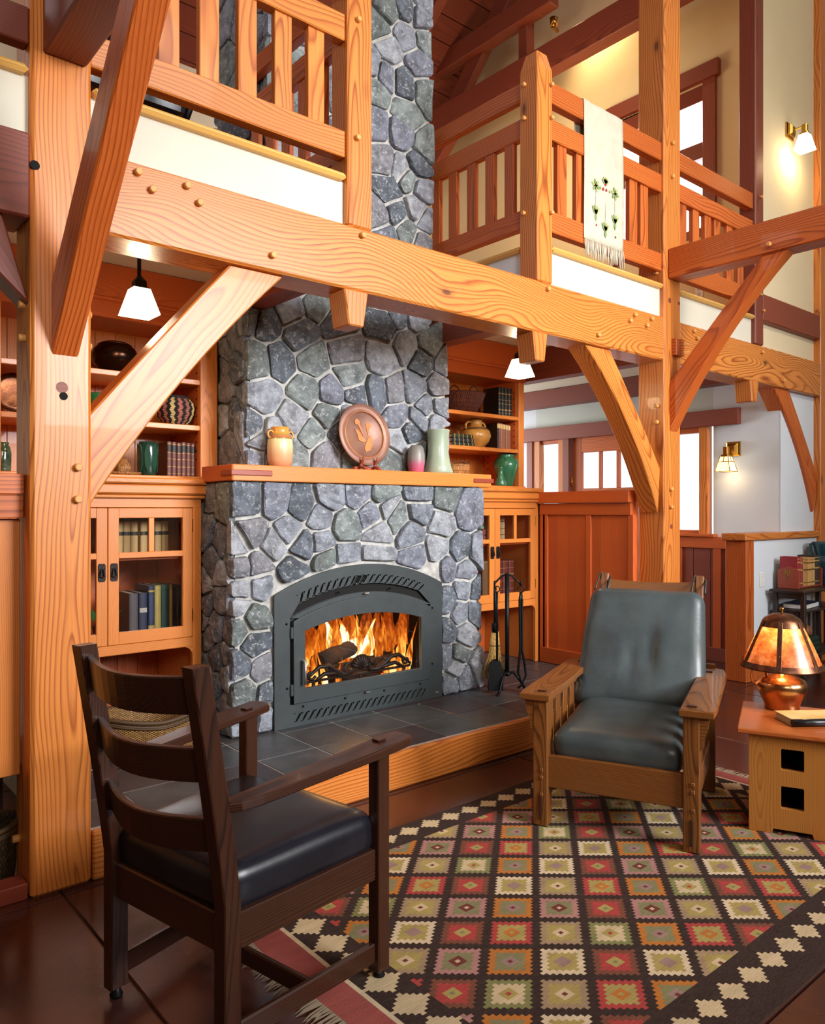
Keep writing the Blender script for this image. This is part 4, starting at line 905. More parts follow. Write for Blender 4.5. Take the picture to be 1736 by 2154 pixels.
def lower_cabinet(label, x0, x1, split, da, db):
    cab = thing('glass_cabinet', label, 'cabinet', ((x0+x1)/2, 4.1, 0.18), 'glass front cabinets')
    for xa, xb in ((x0, da-0.002), (db+0.002, x1)): bx('stile', xa, xb, 3.84, 3.87, 0.18, 1.335, MT['cab'], cab)
    bx('side', x0, x0+0.02, 3.87, 4.39, 0.18, 1.40, MT['cab'], cab, axis='z'); bx('side', x1-0.02, x1, 3.87, 4.39, 0.18, 1.40, MT['cab'], cab, axis='z')
    bx('bottom_rail', da-0.002, db+0.002, 3.84, 3.87, 0.605, 0.654, MT['cab'], cab)
    for s_, xx in ((1, da-0.002), (-1, db+0.002)):      # rounded corner brackets of the alcove
        prism('corner_bracket', [(0, 0), (s_*0.05, 0)]+[(s_*(0.05-0.05*math.sin(t*PI/12)), -0.05+0.05*math.cos(t*PI/12)) for t in range(1, 7)], 0.028, MT['cab'], cab, axes((xx, 3.87, 0.606), (1, 0, 0), (0, 0, 1), (0, -1, 0)))
    bx('top_rail', x0, x1, 3.84, 3.87, 1.333, 1.40, MT['cab'], cab)
    tim('counter_moulding', (x0-0.01, 3.845, 1.388), (x1+0.015, 3.845, 1.388), 0.05, 0.018, MT['cab'], cab, bev=0.006)
    tim('counter_apron', (x0-0.015, 3.84, 1.425), (x1+0.02, 3.84, 1.425), 0.055, 0.05, MT['cab'], cab, bev=0.008)
    bx('counter', x0-0.02, x1+0.02, 3.80, 4.40, 1.451, 1.484, MT['cab'], cab, axis='x', bev=0.008)
    bx('floor_panel', x0+0.02, x1-0.02, 3.87, 4.38, 0.655, 0.672, MT['cabr'], cab, axis='x'); bx('shelf', x0+0.02, x1-0.02, 3.885, 4.38, 1.066, 1.085, MT['cabr'], cab, axis='x')
    n = 8
    for j in range(n): bx('back_board', x0+0.02+(x1-x0-0.04)*j/n+0.001, x0+0.02+(x1-x0-0.04)*(j+1)/n-0.001, 4.38, 4.395, 0.18, 1.44, MT['cabr'], cab, axis='z', bev=0.003)
    cabinet_door(cab, da, split-0.0015, 'l', False); cabinet_door(cab, split+0.0015, db, 'r', True)
lower_cabinet('glass door fir cabinet left of the stone fireplace, wicker basket in its alcove', 0.82, 1.785, 1.299, 0.863, 1.735)
lower_cabinet('glass door fir cabinet right of the stone fireplace behind the fire tools', 3.56, 4.495, 4.023, 3.586, 4.460)
def bookcase(label, x0, x1, xs0, xs1):
    bc = thing('open_bookcase', label, 'bookcase', ((x0+x1)/2, 4.2, 1.484), 'open bookcases')
    bx('stile', x0, xs0, 4.0, 4.03, 1.486, 2.31, MT['cab'], bc); bx('stile', xs1, x1, 4.0, 4.03, 1.486, 2.31, MT['cab'], bc)
    bx('side', xs0-0.02, xs0, 4.03, 4.39, 1.486, 2.45, MT['cabr'], bc, axis='z'); bx('side', xs1, xs1+0.02, 4.03, 4.39, 1.486, 2.45, MT['cabr'], bc, axis='z')
    bx('base_rail', x0, x1, 3.985, 4.03, 1.486, 1.503, MT['cab'], bc)
    for z in (2.036, 1.785): bx('shelf', xs0, xs1, 4.005, 4.38, z-0.028, z, MT['cab'], bc, axis='x')
    bx('bottom_shelf', xs0, xs1, 4.03, 4.38, 1.490, 1.503, MT['cab'], bc, axis='x')
    bx('frieze', x0-0.02, x1+0.01, 3.985, 4.015, 2.40, 2.573, MT['cabr'], bc); bx('frieze_rail', x0-0.02, x1+0.01, 3.99, 4.02, 2.298, 2.385, MT['cabr'], bc); tim('frieze_moulding', (x0-0.02, 3.985, 2.392), (x1+0.01, 3.985, 2.392), 0.03, 0.018, MT['cabr'], bc, bev=0.005)
    bx('top_panel', x0, x1, 4.03, 4.39, 2.31, 2.33, MT['cabr'], bc, axis='x')
    n = 9
    for j in range(n): bx('back_board', xs0+(xs1-xs0)*j/n+0.0008, xs0+(xs1-xs0)*(j+1)/n-0.0008, 4.38, 4.395, 1.49, 2.32, MT['cab'], bc, axis='z', bev=0.002)
    ph = bmesh.new()
    for yy_ in (4.05, 4.33):
        for j in range(14): boxbm(0.004, 0.009, 0.009, 0, ph, Matrix.Translation((xs1-0.001, yy_, 1.60+j*0.048)))
    tag(obj('shelf_pin_holes', ph, MT['void'], bc), kind='stuff')
bookcase('open fir bookcase left of the chimney holding a dark bowl, basket and brown books', 0.80, 1.956, 0.862, 1.854)
bookcase('open fir bookcase right of the chimney holding baskets, pots and black books', 3.43, 4.515, 3.49, 4.455)

# ================================================================== SHELF AND MANTEL OBJECTS
def on(z): return z
def book(x, y, z, th, dep, h, col, label, group=None, bands=None, bandcol='#c9a24a', lab=None, rot=0.0, lie=False, cat='book', rough=0.5, title=None):
    """book standing with its spine towards -Y; x is the left edge of the spine"""
    global FRAME
    old = FRAME
    FRAME = old @ Matrix.Translation((x, y, z)) @ Matrix.Rotation(rot, 4, 'Z')
    if lie: FRAME = FRAME @ Matrix(((0, 0, 1, 0), (0, 1, 0, 0), (-1, 0, 0, th), (0, 0, 0, 1)))
    cm = colmat(col, rough)
    bk = thing('book', label, cat, (0, 0, 0), group)
    bm = bmesh.new()
    def b(x0, x1, y0, y1, z0, z1): boxbm(x1-x0, y1-y0, z1-z0, 0.001, bm, Matrix.Translation(((x0+x1)/2, (y0+y1)/2, (z0+z1)/2)))
    b(0, 0.003, 0.003, dep, 0, h); b(th-0.003, th, 0.003, dep, 0, h)
    sp = bmesh.new(); n = 6; pts = [(th/2-th/2*math.cos(PI*i/n), 0.004-0.006*math.sin(PI*i/n)) for i in range(n+1)]
    vs = [[sp.verts.new((p[0], p[1], zz)) for p in pts] for zz in (0, h)]
    for i in range(n): sp.faces.new((vs[0][i], vs[0][i+1], vs[1][i+1], vs[1][i]))
    sp.faces.new(vs[1]); sp.faces.new(vs[0][::-1]); sp.faces.new((vs[0][n], vs[0][0], vs[1][0], vs[1][n]))
    addto(bm, sp)
    obj('cover', bm, cm, bk); obj('page_block', boxbm(th-0.0065, dep-0.012, h-0.008, 0), MT['pages'], bk, Matrix.Translation((th/2, dep/2+0.001, h/2)))
    if bands:
        bb = bmesh.new()
        for f0, f1 in bands:
            for i in range(n):
                p, q = pts[i], pts[i+1]
                v = [bb.verts.new((a[0]*1.0+(a[0]-th/2)*0.04, a[1]-0.0008, zz)) for a, zz in ((p, f0*h), (q, f0*h), (q, f1*h), (p, f1*h))]; bb.faces.new(v)
        tag(obj('spine_bands', bb, colmat(bandcol, 0.35, metal=0.3), bk), kind='stuff')
    if lab:
        bb = bmesh.new()
        for i in range(1, n-1):
            p, q = pts[i], pts[i+1]; v = [bb.verts.new((a[0], a[1]-0.0012, zz)) for a, zz in ((p, lab[0]*h), (q, lab[0]*h), (q, lab[1]*h), (p, lab[1]*h))]; bb.faces.new(v)
        obj('spine_label', bb, colmat(lab[2], 0.5), bk)
    if title:
        for s_, sz, zz in title: text('spine_title', s_, sz, colmat('#d8c9a0', 0.4), bk, axes((th/2, -0.0035, zz*h), (1, 0, 0), (0, 0, 1), (0, -1, 0)), 0.0002)
    FRAME = old
    return bk
ORD = ['first', 'second', 'third', 'fourth', 'fifth', 'sixth', 'seventh', 'eighth', 'ninth']
# left bookcase
t = thing('copper_bowl', 'dark hammered round copper bowl on the top shelf of the left bookcase', 'bowl', (1.43, 4.12, 2.036))
lathe('body', [(0.0, 0.0), (0.055, 0.0), (0.075, 0.012), (0.108, 0.055), (0.118, 0.092), (0.108, 0.125), (0.085, 0.150), (0.058, 0.163), (0.05, 0.166), (0.046, 0.160), (0.07, 0.14), (0.09, 0.09), (0.05, 0.02), (0, 0.015)], MT['darkbowl'], t, (1.43, 4.12, 2.036), 36)
lathe('shoulder_band', [(0.060, 0.1635), (0.086, 0.1508), (0.0865, 0.1520), (0.061, 0.1655)], MT['copperdk'], t, (1.43, 4.12, 2.036), 36)
t = thing('green_box', 'green glazed square-sided pot half hidden by the brace on the middle left shelf', 'pot', (1.345, 4.12, 1.785))
lathe('body', [(0, 0), (0.05, 0), (0.056, 0.02), (0.058, 0.11), (0.062, 0.135), (0.057, 0.14), (0.05, 0.10), (0.048, 0.02), (0, 0.015)], colmat('#1d5e33', 0.2, coat=0.5), t, (1.345, 4.12, 1.785), 8)
t = thing('patterned_basket', 'round lidless basket with black, rose and cream zigzag columns, left middle shelf', 'basket', (1.765, 4.13, 1.785))
def patt_basket():
    m, nt, b = newmat('zigzag_basket_weave')
    uv = nt.nodes.new('ShaderNodeTexCoord').outputs['UV']
    sx = nt.nodes.new('ShaderNodeSeparateXYZ'); nt.links.new(uv, sx.inputs[0])
    row = mathn(nt, 'FLOOR', mathn(nt, 'MULTIPLY', sx.outputs[1], 26.0)); zig = mathn(nt, 'MULTIPLY', mathn(nt, 'ABSOLUTE', mathn(nt, 'SUBTRACT', mathn(nt, 'MODULO', row, 4.0), 2.0)), 0.11)
    u = mathn(nt, 'FRACT', mathn(nt, 'ADD', mathn(nt, 'MULTIPLY', sx.outputs[0], 16.0), zig))
    alt = mathn(nt, 'FRACT', mathn(nt, 'MULTIPLY', mathn(nt, 'FLOOR', mathn(nt, 'ADD', mathn(nt, 'MULTIPLY', sx.outputs[0], 16.0), zig)), 0.3334))
    c = ramp(nt, alt, [(0.0, lin('#9a5a4a')), (0.3, lin('#c7b274')), (0.6, lin('#a8604f'))], 'CONSTANT')
    nt.links.new(mixc(nt, ramp(nt, u, [(0.0, (1, 1, 1, 1)), (0.5, (0, 0, 0, 1))], 'CONSTANT'), c, lin('#120e10')), b.inputs['Base Color'])
    b.inputs['Roughness'].default_value = 0.7
    wv = mathn(nt, 'SINE', mathn(nt, 'MULTIPLY', sx.outputs[1], 26*2*PI)); bump(nt, b, wv, 0.5, 0.004); return m
lathe('body', [(0.055, 0.0), (0.075, 0.012), (0.100, 0.045), (0.112, 0.085), (0.108, 0.120), (0.088, 0.146), (0.068, 0.155)], patt_basket(), t, (1.765, 4.13, 1.785), 40, uv=True)
tube('rim', [(1.765+0.068*math.cos(a*PI/12), 4.13+0.068*math.sin(a*PI/12), 1.945) for a in range(24)], 0.007, colmat('#1a1413', 0.7), t, 6, True)
lathe('base', [(0, 0.004), (0.055, 0.0), (0.055, -0.0005), (0, 0)], colmat('#1a1413', 0.7), t, (1.765, 4.13, 1.785))
t = thing('leaf_vase', 'dark green squared vase with upright leaf panels beside the brown leather books', 'vase', (1.606, 4.12, 1.503))
lathe('body', [(0, 0), (0.040, 0), (0.048, 0.02), (0.056, 0.10), (0.054, 0.16), (0.047, 0.185), (0.043, 0.186), (0.04, 0.17), (0.045, 0.1), (0.035, 0.01), (0, 0.008)], colmat('#163b2f', 0.25, coat=0.5), t, (1.606, 4.12, 1.503), 8)
for k2 in range(8):
    a = PI/8+k2*PI/4
    lf_ = [(0.0, 0.018), (0.014, 0.06), (0.017, 0.12), (0.010, 0.158), (0.0, 0.178), (-0.010, 0.158), (-0.017, 0.12), (-0.014, 0.06)]
    prism('leaf_panel', lf_, 0.005, colmat('#1f4a3a', 0.25, coat=0.5), t, axes((1.606+0.046*math.cos(a), 4.12+0.046*math.sin(a), 1.503), (-math.sin(a), math.cos(a), 0), (0.05*math.cos(a), 0.05*math.sin(a), 1), (math.cos(a), math.sin(a), 0)), 0.002)
for i in range(6): book(1.690+i*0.0275, 4.06, 1.503, 0.0265, 0.14, 0.19-0.002*(i % 3), '#5b2a20', 'brown leather book, black spine label, %s from left of six, left bookcase' % ORD[i], 'brown leather set', bands=[(0.08, 0.09), (0.28, 0.29), (0.5, 0.51), (0.68, 0.69), (0.93, 0.94)], bandcol='#b08040', lab=(0.72, 0.90, '#141110'))
t = thing('woven_tray', 'small flat patterned woven tray on the left bookcase bottom shelf', 'tray', (1.46, 4.10, 1.503))
lathe('tray', [(0, 0.003), (0.085, 0.003), (0.095, 0.014), (0.10, 0.016), (0.094, 0.006), (0.088, 0.0), (0, 0.0)], MT['wickertan'], t, (1.46, 4.10, 1.503), 28, uv=True)
t = thing('woven_jar', 'little cream and rust patterned woven jar standing on the flat tray', 'jar', (1.475, 4.12, 1.509))
lathe('body', [(0, 0), (0.035, 0), (0.041, 0.02), (0.040, 0.045), (0.030, 0.062), (0.022, 0.068), (0.022, 0.082), (0.018, 0.082)], MT['wickertan'], t, (1.475, 4.12, 1.509), 24, uv=True)
t = thing('glass_jar', 'dark green art glass jar at the far left bookcase edge', 'vase', (0.885, 4.08, 1.503))
lathe('body', [(0, 0), (0.036, 0), (0.038, 0.01), (0.040, 0.09), (0.034, 0.12), (0.026, 0.128), (0.03, 0.14), (0.026, 0.14), (0.02, 0.128)], colmat('#24402c', 0.12, c2='#5e6f58', noise_scale=25, coat=0.8), t, (0.885, 4.08, 1.503), 24)
t = thing('dark_vase', 'slim black vase beside the green jar at the far left shelf', 'vase', (0.985, 4.10, 1.503))
lathe('body', [(0, 0), (0.025, 0), (0.028, 0.06), (0.024, 0.12), (0.018, 0.13), (0.021, 0.14), (0.017, 0.14)], colmat('#161a16', 0.2), t, (0.985, 4.10, 1.503), 20)
t = thing('dark_plate', 'dark metal plate standing on a small easel on the far left middle shelf', 'plate', (0.965, 4.2, 1.785))
lathe('plate', [(0, 0.0), (0.07, 0.003), (0.075, 0.008), (0.10, 0.012), (0.10, 0.016), (0.072, 0.012), (0, 0.006)], MT['copperdk'], t, (0.965, 4.2, 1.90), 32, rot=Matrix.Rotation(PI/2-0.15, 4, 'X'))
tube('easel', [(0.90, 4.12, 1.787), (0.91, 4.17, 1.80), (0.965, 4.2, 1.80), (1.02, 4.17, 1.80), (1.03, 4.12, 1.787)], 0.006, MT['oakblk'], t)
# books and pots inside the left cabinet
for i in range(7): book(1.402+i*0.0385+(0.012 if i > 2 else 0), 4.02, 1.085, 0.036, 0.17, 0.245, '#b99a62', 'tan calf book with black bands, %s of seven from left, left cabinet' % ORD[i], 'tan calf set', bands=[(0.42, 0.50), (0.72, 0.80)], bandcol='#2a2620')
t = thing('small_urn', 'small pale stone urn on the upper shelf inside the left cabinet', 'urn', (1.345, 4.04, 1.085))
lathe('body', [(0, 0), (0.02, 0), (0.024, 0.01), (0.05, 0.05), (0.055, 0.075), (0.045, 0.09), (0.048, 0.098), (0.04, 0.098)], colmat('#8f8c88', 0.7), t, (1.345, 4.04, 1.085), 24)
LB = [(1.462, 0.047, 0.215, '#4a4446', 'grey cloth book with white title in the left cabinet lower shelf', [(0.06, 0.07)], '#8d8780', None), (1.513, 0.045, 0.215, '#16223c', 'navy cloth book with a paper spine label in the left cabinet', [(0.9, 0.91), (0.95, 0.96)], '#2c3c5c', (0.52, 0.63, '#a7a49c')), (1.563, 0.032, 0.25, '#1a2a48', 'blue book with gilt ornament spine in the left cabinet', [(0.02, 0.16), (0.86, 0.9)], '#b39a58', (0.25, 0.8, '#24365a')), (1.597, 0.034, 0.25, '#7d7440', 'olive gold patterned book between blue and green books', [(0.02, 0.98)], '#b5a25c', None), (1.633, 0.042, 0.25, '#14433c', 'teal green ribbed book in the left cabinet lower shelf', [(0.92, 0.93)], '#2d6a58', None), (1.678, 0.017, 0.25, '#8a6d30', 'thin gold book at the right end of the left cabinet shelf', [(0.1, 0.9)], '#b8924a', None)]
for x, th, h, c_, lab, bd, bc_, lb_ in LB: book(x, 4.0, 0.672, th, 0.19, h, c_, lab, None, bands=bd, bandcol=bc_, lab=lb_)
book(1.725, 4.02, 0.672, 0.022, 0.19, 0.24, '#1a1512', 'black book tucked behind the door stile of the left cabinet')
t = thing('potted_leaf', 'green broad leaf plant at the lower left inside the left cabinet', 'plant', (1.36, 4.02, 0.672))
lathe('pot', [(0, 0), (0.035, 0), (0.045, 0.05), (0.047, 0.055), (0.04, 0.055), (0.03, 0.01), (0, 0.01)], colmat('#3a2a20', 0.6), t, (1.34, 4.06, 0.672), 20)
for a, L_, tl_ in ((0.2, 0.18, 0.5), (0.9, 0.15, 0.8), (2.2, 0.17, 0.6), (-0.6, 0.16, 0.7)):
    bm = bmesh.new(); rows = []
    for i in range(7):
        s_ = i/6; wdt = 0.028*math.sin(PI*min(1, s_*0.9+0.08)); d_ = s_*L_*math.sin(tl_); zz = 0.05+s_*L_*math.cos(tl_)*1.1-0.05*s_*s_
        rows.append([bm.verts.new((d_*math.cos(a)-q*wdt*math.sin(a), d_*math.sin(a)+q*wdt*math.cos(a), zz-abs(q)*0.006)) for q in (-1, 0, 1)])
    for A, B in zip(rows, rows[1:]):
        for q in range(2): bm.faces.new((A[q], A[q+1], B[q+1], B[q]))
    obj('leaf', bm, MT['leaf'], t, Matrix.Translation((1.34, 4.06, 0.672)), smooth=True)
# right cabinet contents
for i, x in enumerate((4.20, 4.262, 4.292)): book(x, 4.02, 1.085, 0.03, 0.16, 0.235, '#a89268', 'cream vellum book, %s of three standing on the right cabinet upper shelf' % ORD[i], 'cream vellum set', bands=[(0.2, 0.22), (0.4, 0.42), (0.62, 0.65), (0.85, 0.87)], bandcol='#5a3c28')
for i in range(2): book(4.085, 4.03, 1.085+i*0.047, 0.045, 0.15, 0.11, '#8a4a3c', ('lower' if i == 0 else 'upper')+' fat pink-brown book lying in the right cabinet', 'fat lying books', bands=[(0.3, 0.5)], bandcol='#2a1a14', lie=True)
t = thing('green_dome', 'small pale green domed glass resting on the lying books', 'ornament', (4.125, 4.09, 1.18))
lathe('body', [(0.028, 0), (0.03, 0.01), (0.024, 0.026), (0.012, 0.036), (0, 0.038)], colmat('#6f9a86', 0.2), t, (4.125, 4.09, 1.18), 20)
for i in range(3): book(3.72, 4.0, 1.085+i*0.043, 0.041, 0.17, 0.26, ['#6a5f52', '#77695a', '#5c5248'][i], ['bottom', 'middle', 'top'][i]+' grey book of the pile behind the left door of the right cabinet', 'grey book pile', bands=[(0.05, 0.06), (0.94, 0.95)], bandcol='#2a2522', lie=True)
book(4.09, 4.03, 0.672, 0.06, 0.2, 0.27, '#6d5436', 'thick mottled brown book at left of the lower right cabinet shelf', bands=[(0.03, 0.05), (0.95, 0.97)], bandcol='#a58a5a')
for i, x in enumerate((4.195, 4.258, 4.322)): book(x, 3.98, 0.672, 0.058, 0.19, 0.27, '#5a241c', 'red-brown ribbed leather volume, %s of three in the lower right cabinet' % ORD[i], 'red leather volumes', bands=[(0.03, 0.04), (0.2, 0.215), (0.42, 0.435), (0.6, 0.64), (0.78, 0.795), (0.96, 0.97)], bandcol='#a0744a')
book(4.39, 4.02, 0.672, 0.04, 0.2, 0.26, '#1c1512', 'dark book in shadow at the right end of the lower right cabinet shelf')
t = thing('black_box', 'black lidded box on the lower right cabinet shelf behind the stone edge', 'box', (3.80, 4.08, 0.672))
obj('box', boxbm(0.26, 0.18, 0.17, 0.004), colmat('#0f0f10', 0.4), t, Matrix.Translation((3.80, 4.08, 0.757))); obj('lid', boxbm(0.27, 0.19, 0.02, 0.004), colmat('#3a4148', 0.5), t, Matrix.Translation((3.80, 4.08, 0.853)))
# right bookcase
t = thing('handled_basket', 'dark red-brown coiled basket with looped rim on the top right shelf', 'basket', (3.985, 4.14, 2.036))
lathe('body', [(0, 0.004), (0.10, 0.0), (0.125, 0.02), (0.165, 0.085), (0.185, 0.135), (0.19, 0.15), (0.182, 0.148), (0.15, 0.08), (0.11, 0.012), (0, 0.01)], MT['wickerred'], t, (3.985, 4.14, 2.036), 40, sy=0.85, uv=True)
for a in (-2.6, -1.75, -0.75, 0.6, 2.0):
    ca, sa = 0.186*math.cos(a), 0.158*math.sin(a); tx, ty = -math.sin(a), math.cos(a)
    tube('rim_loop', [(3.985+ca+tx*u, 4.14+sa+ty*u, 2.184+0.035*math.sin(PI*(u+0.04)/0.08)) for u in [-0.04+0.08*j/8 for j in range(9)]], 0.0045, MT['wickerred'], t, 6)
for i in range(4): book(4.285+i*0.037, 4.05, 2.036, 0.0355, 0.16, 0.22, '#141312', 'black gilt-lettered book, %s from left of four, top right shelf' % ORD[i], 'black gilt set', bands=[(0.10, 0.115), (0.20, 0.24), (0.42, 0.44), (0.55, 0.57), (0.76, 0.80)], bandcol='#8a6c34')
for i in range(3): book(3.80, 4.05, 1.785+i*0.030, 0.029, 0.15, 0.225-0.008*i, ['#15261f', '#142030', '#1d2a20'][i], ['bottom', 'middle', 'top'][i]+' dark gilt banded book lying in the pile on the right middle shelf', 'dark lying books', bands=[(0.1, 0.13), (0.3, 0.33), (0.5, 0.53), (0.7, 0.73), (0.9, 0.93)], bandcol='#b89a50', lie=True)
t = thing('handled_pot', 'round ochre pottery jar with two small handles on the right middle shelf', 'jar', (4.125, 4.14, 1.785))
lathe('body', [(0, 0), (0.05, 0), (0.062, 0.006), (0.102, 0.05), (0.118, 0.09), (0.108, 0.128), (0.075, 0.155), (0.052, 0.165), (0.046, 0.19), (0.05, 0.212), (0.043, 0.212), (0.04, 0.185), (0.09, 0.1), (0, 0.02)], colmat('#c79248', 0.35, c2='#b07a3a', coat=0.3), t, (4.125, 4.14, 1.785), 36)
for s_ in (-1, 1): tube('handle', [(4.125+s_*x, 4.14, 1.785+z) for x, z in ((0.048, 0.195), (0.08, 0.198), (0.102, 0.175), (0.10, 0.140))], 0.009, colmat('#c79248', 0.35, c2='#b07a3a', coat=0.3), t)
lathe('shoulder_ring', [(0.084, 0.1495), (0.100, 0.1385), (0.102, 0.140), (0.086, 0.1515)], colmat('#5a3f20', 0.4), t, (4.125, 4.14, 1.785), 36)
for i in range(8): book(4.292+i*0.0185, 4.07, 1.785, 0.0178, 0.14, 0.20-0.0015*i, '#2a1812' if i == 0 else ['#8a5236', '#7d4630', '#915a3c'][i % 3], 'slim red-brown book with pale spine top, %s of eight on the right middle shelf' % ORD[i], 'slim brown set', bands=[(0.8, 0.97)], bandcol='#c0a068')  # first cover coloured near-black to paint the shade on its side
t = thing('scalloped_basket', 'small low tan and white banded basket with scalloped rim on the mantel right end', 'basket', (3.51, 3.70, 1.549))
lathe('body', [(0, 0.003), (0.072, 0.0), (0.080, 0.012), (0.087, 0.062), (0.088, 0.070), (0.083, 0.066), (0.074, 0.012), (0, 0.008)], MT['wickertan'], t, (3.51, 3.70, 1.549), 40, uv=True)
tube('scalloped_rim', [(3.51+0.087*math.cos(a*PI/48), 3.70+0.087*math.sin(a*PI/48), 1.619+0.022*abs(math.sin(a*PI/48*4))) for a in range(96)], 0.0025, MT['wickertan'], t, 6, True)
t = thing('green_vase', 'large green ribbed pottery vase on the right bookcase bottom shelf', 'vase', (4.40, 4.085, 1.503))
lathe('body', [(0, 0), (0.05, 0), (0.056, 0.01), (0.078, 0.09), (0.094, 0.155), (0.090, 0.195), (0.066, 0.222), (0.060, 0.232), (0.070, 0.243), (0.064, 0.244), (0.052, 0.23), (0.08, 0.16), (0.04, 0.02), (0, 0.02)], colmat('#2c6a48', 0.28, c2='#357a55', coat=0.5), t, (4.40, 4.085, 1.503), 36)
for a in (-2.3, -1.1, 0.2, 1.5): tube('leaf_relief', [(4.40+r*math.cos(a+d), 4.085+r*math.sin(a+d), 1.503+z) for r, z, d in ((0.078, 0.215, -.25), (0.093, 0.19, 0), (0.0955, 0.16, 0.05), (0.093, 0.14, 0.08))], [0.003, 0.005, 0.004, 0.002], colmat('#3d8860', 0.3), t, 6)
t = thing('bud_vase', 'small green bud vase beside the large green ribbed vase', 'vase', (4.285, 4.03, 1.503))
lathe('body', [(0, 0), (0.042, 0), (0.046, 0.012), (0.030, 0.06), (0.018, 0.10), (0.020, 0.135), (0.024, 0.142), (0.018, 0.142)], colmat('#3a7a58', 0.28, coat=0.5), t, (4.285, 4.03, 1.503), 24)
# mantel
t = thing('mantel_jar', 'peach and cream pottery jar with ring handles on the mantel left', 'jar', (2.12, 3.60, 1.549))
def jar_mat():
    m, nt, b = newmat('peach_glaze'); g = nt.nodes.new('ShaderNodeTexCoord').outputs['Generated']; s_ = nt.nodes.new('ShaderNodeSeparateXYZ'); nt.links.new(g, s_.inputs[0])
    nt.links.new(ramp(nt, s_.outputs[2], [(0.0, lin('#c98a66')), (0.3, lin('#e0a97c')), (0.55, lin('#f0cf9a')), (0.68, lin('#f2d49c')), (0.70, lin('#7d8a4a')), (0.72, lin('#b8683c')), (0.78, lin('#c27a48')), (0.80, lin('#8a8e4e')), (0.83, lin('#e0943c')), (1.0, lin('#dc9440'))]), b.inputs['Base Color']); b.inputs['Roughness'].default_value = 0.3; b.inputs['Coat Weight'].default_value = 0.4; return m
MT['jar'] = jar_mat()
lathe('body', [(0, 0), (0.05, 0), (0.058, 0.006), (0.067, 0.035), (0.069, 0.10), (0.066, 0.145), (0.060, 0.165), (0.050, 0.178), (0.046, 0.19), (0.050, 0.212), (0.045, 0.213), (0.040, 0.19), (0.055, 0.1), (0, 0.02)], MT['jar'], t, (2.12, 3.60, 1.549), 36)
for s_ in (-1, 1): tube('ring_handle', [(2.12+s_*(0.060+0.017*math.cos(a*PI/6)), 3.60-0.006, 1.549+0.172+0.020*math.sin(a*PI/6)) for a in range(12)], 0.0055, colmat('#dc9440', 0.3), t, 6, True)
t = thing('copper_charger', 'large round copper plate with raised tulips on a wooden stand on the mantel', 'plate', (2.685, 3.62, 1.549))
RP = Matrix.Translation((2.685, 3.618, 1.757)) @ Matrix.Rotation(PI/2-0.16, 4, 'X')
def atp(bm): return bm
obj('plate', lathe_data([(0, 0.002), (0.128, 0.002), (0.138, 0.014), (0.142, 0.018), (0.182, 0.020), (0.184, 0.016), (0.140, 0.010), (0.13, -0.004), (0, -0.004)], 48), MT['copperplate'], t, RP, True)
obj('ridge', tubebm([(0.138*math.cos(a*PI/24), 0.138*math.sin(a*PI/24), 0.016) for a in range(48)], 0.003, 6, None, True), MT['copperbright'], t, RP)
RF = RP @ Matrix.Scale(-1, 4, (0, 0, 1)) if False else RP
for pts in ([(-0.075, 0.10), (-0.055, 0.118), (-0.03, 0.10), (-0.032, 0.078), (-0.012, 0.035), (-0.002, -0.01), (-0.012, -0.012), (-0.03, 0.03), (-0.05, 0.07), (-0.072, 0.075)], [(0.02, 0.09), (0.06, 0.085), (0.065, 0.062), (0.045, 0.04), (0.035, 0.0), (0.03, -0.03), (0.018, -0.03), (0.028, 0.01), (0.02, 0.05)], [(-0.08, 0.04), (-0.055, 0.035), (-0.01, -0.02), (0.01, -0.05), (-0.02, -0.055), (-0.055, -0.04), (-0.062, 0.0)], [(0.065, -0.02), (0.045, 0.0), (0.0, -0.07), (-0.012, -0.10), (0.0, -0.125), (0.04, -0.11), (0.062, -0.07)]):
    prism('tulip_relief', [(x*0.82, y*0.82) for x, y in pts], 0.004, MT['copperbright'], t, RP @ Matrix.Translation((0.005, 0, 0.002)), 0.001)
st = tim('stand_bar', (2.60, 3.60, 1.560), (2.77, 3.60, 1.560), 0.03, 0.022, MT['mahog'], t)
for x in (2.635, 2.735): tube('stand_foot', [(x, 3.522, 1.553), (x, 3.54, 1.562), (x, 3.575, 1.572), (x, 3.565, 1.592), (x, 3.55, 1.606), (x, 3.545, 1.624)], [0.008, 0.010, 0.012, 0.010, 0.008, 0.006], MT['mahog'], t)
t = thing('pink_vase', 'slim grey vase fading to pink on the mantel right', 'vase', (3.075, 3.60, 1.549))
def pinkm():
    m, nt, b = newmat('grey_pink_glaze'); g = nt.nodes.new('ShaderNodeTexCoord').outputs['Generated']; s_ = nt.nodes.new('ShaderNodeSeparateXYZ'); nt.links.new(g, s_.inputs[0])
    nt.links.new(ramp(nt, s_.outputs[2], [(0.0, lin('#c0506a')), (0.3, lin('#b4607a')), (0.5, lin('#8c8480')), (1.0, lin('#7a7670'))]), b.inputs['Base Color']); b.inputs['Roughness'].default_value = 0.4; return m
lathe('body', [(0, 0), (0.042, 0), (0.047, 0.01), (0.053, 0.06), (0.053, 0.11), (0.045, 0.150), (0.034, 0.166), (0.031, 0.168), (0.028, 0.16), (0.04, 0.1), (0, 0.02)], pinkm(), t, (3.075, 3.60, 1.549), 32)
t = thing('celadon_vase', 'tall flared pale celadon vase at the mantel right end', 'vase', (3.243, 3.585, 1.549))
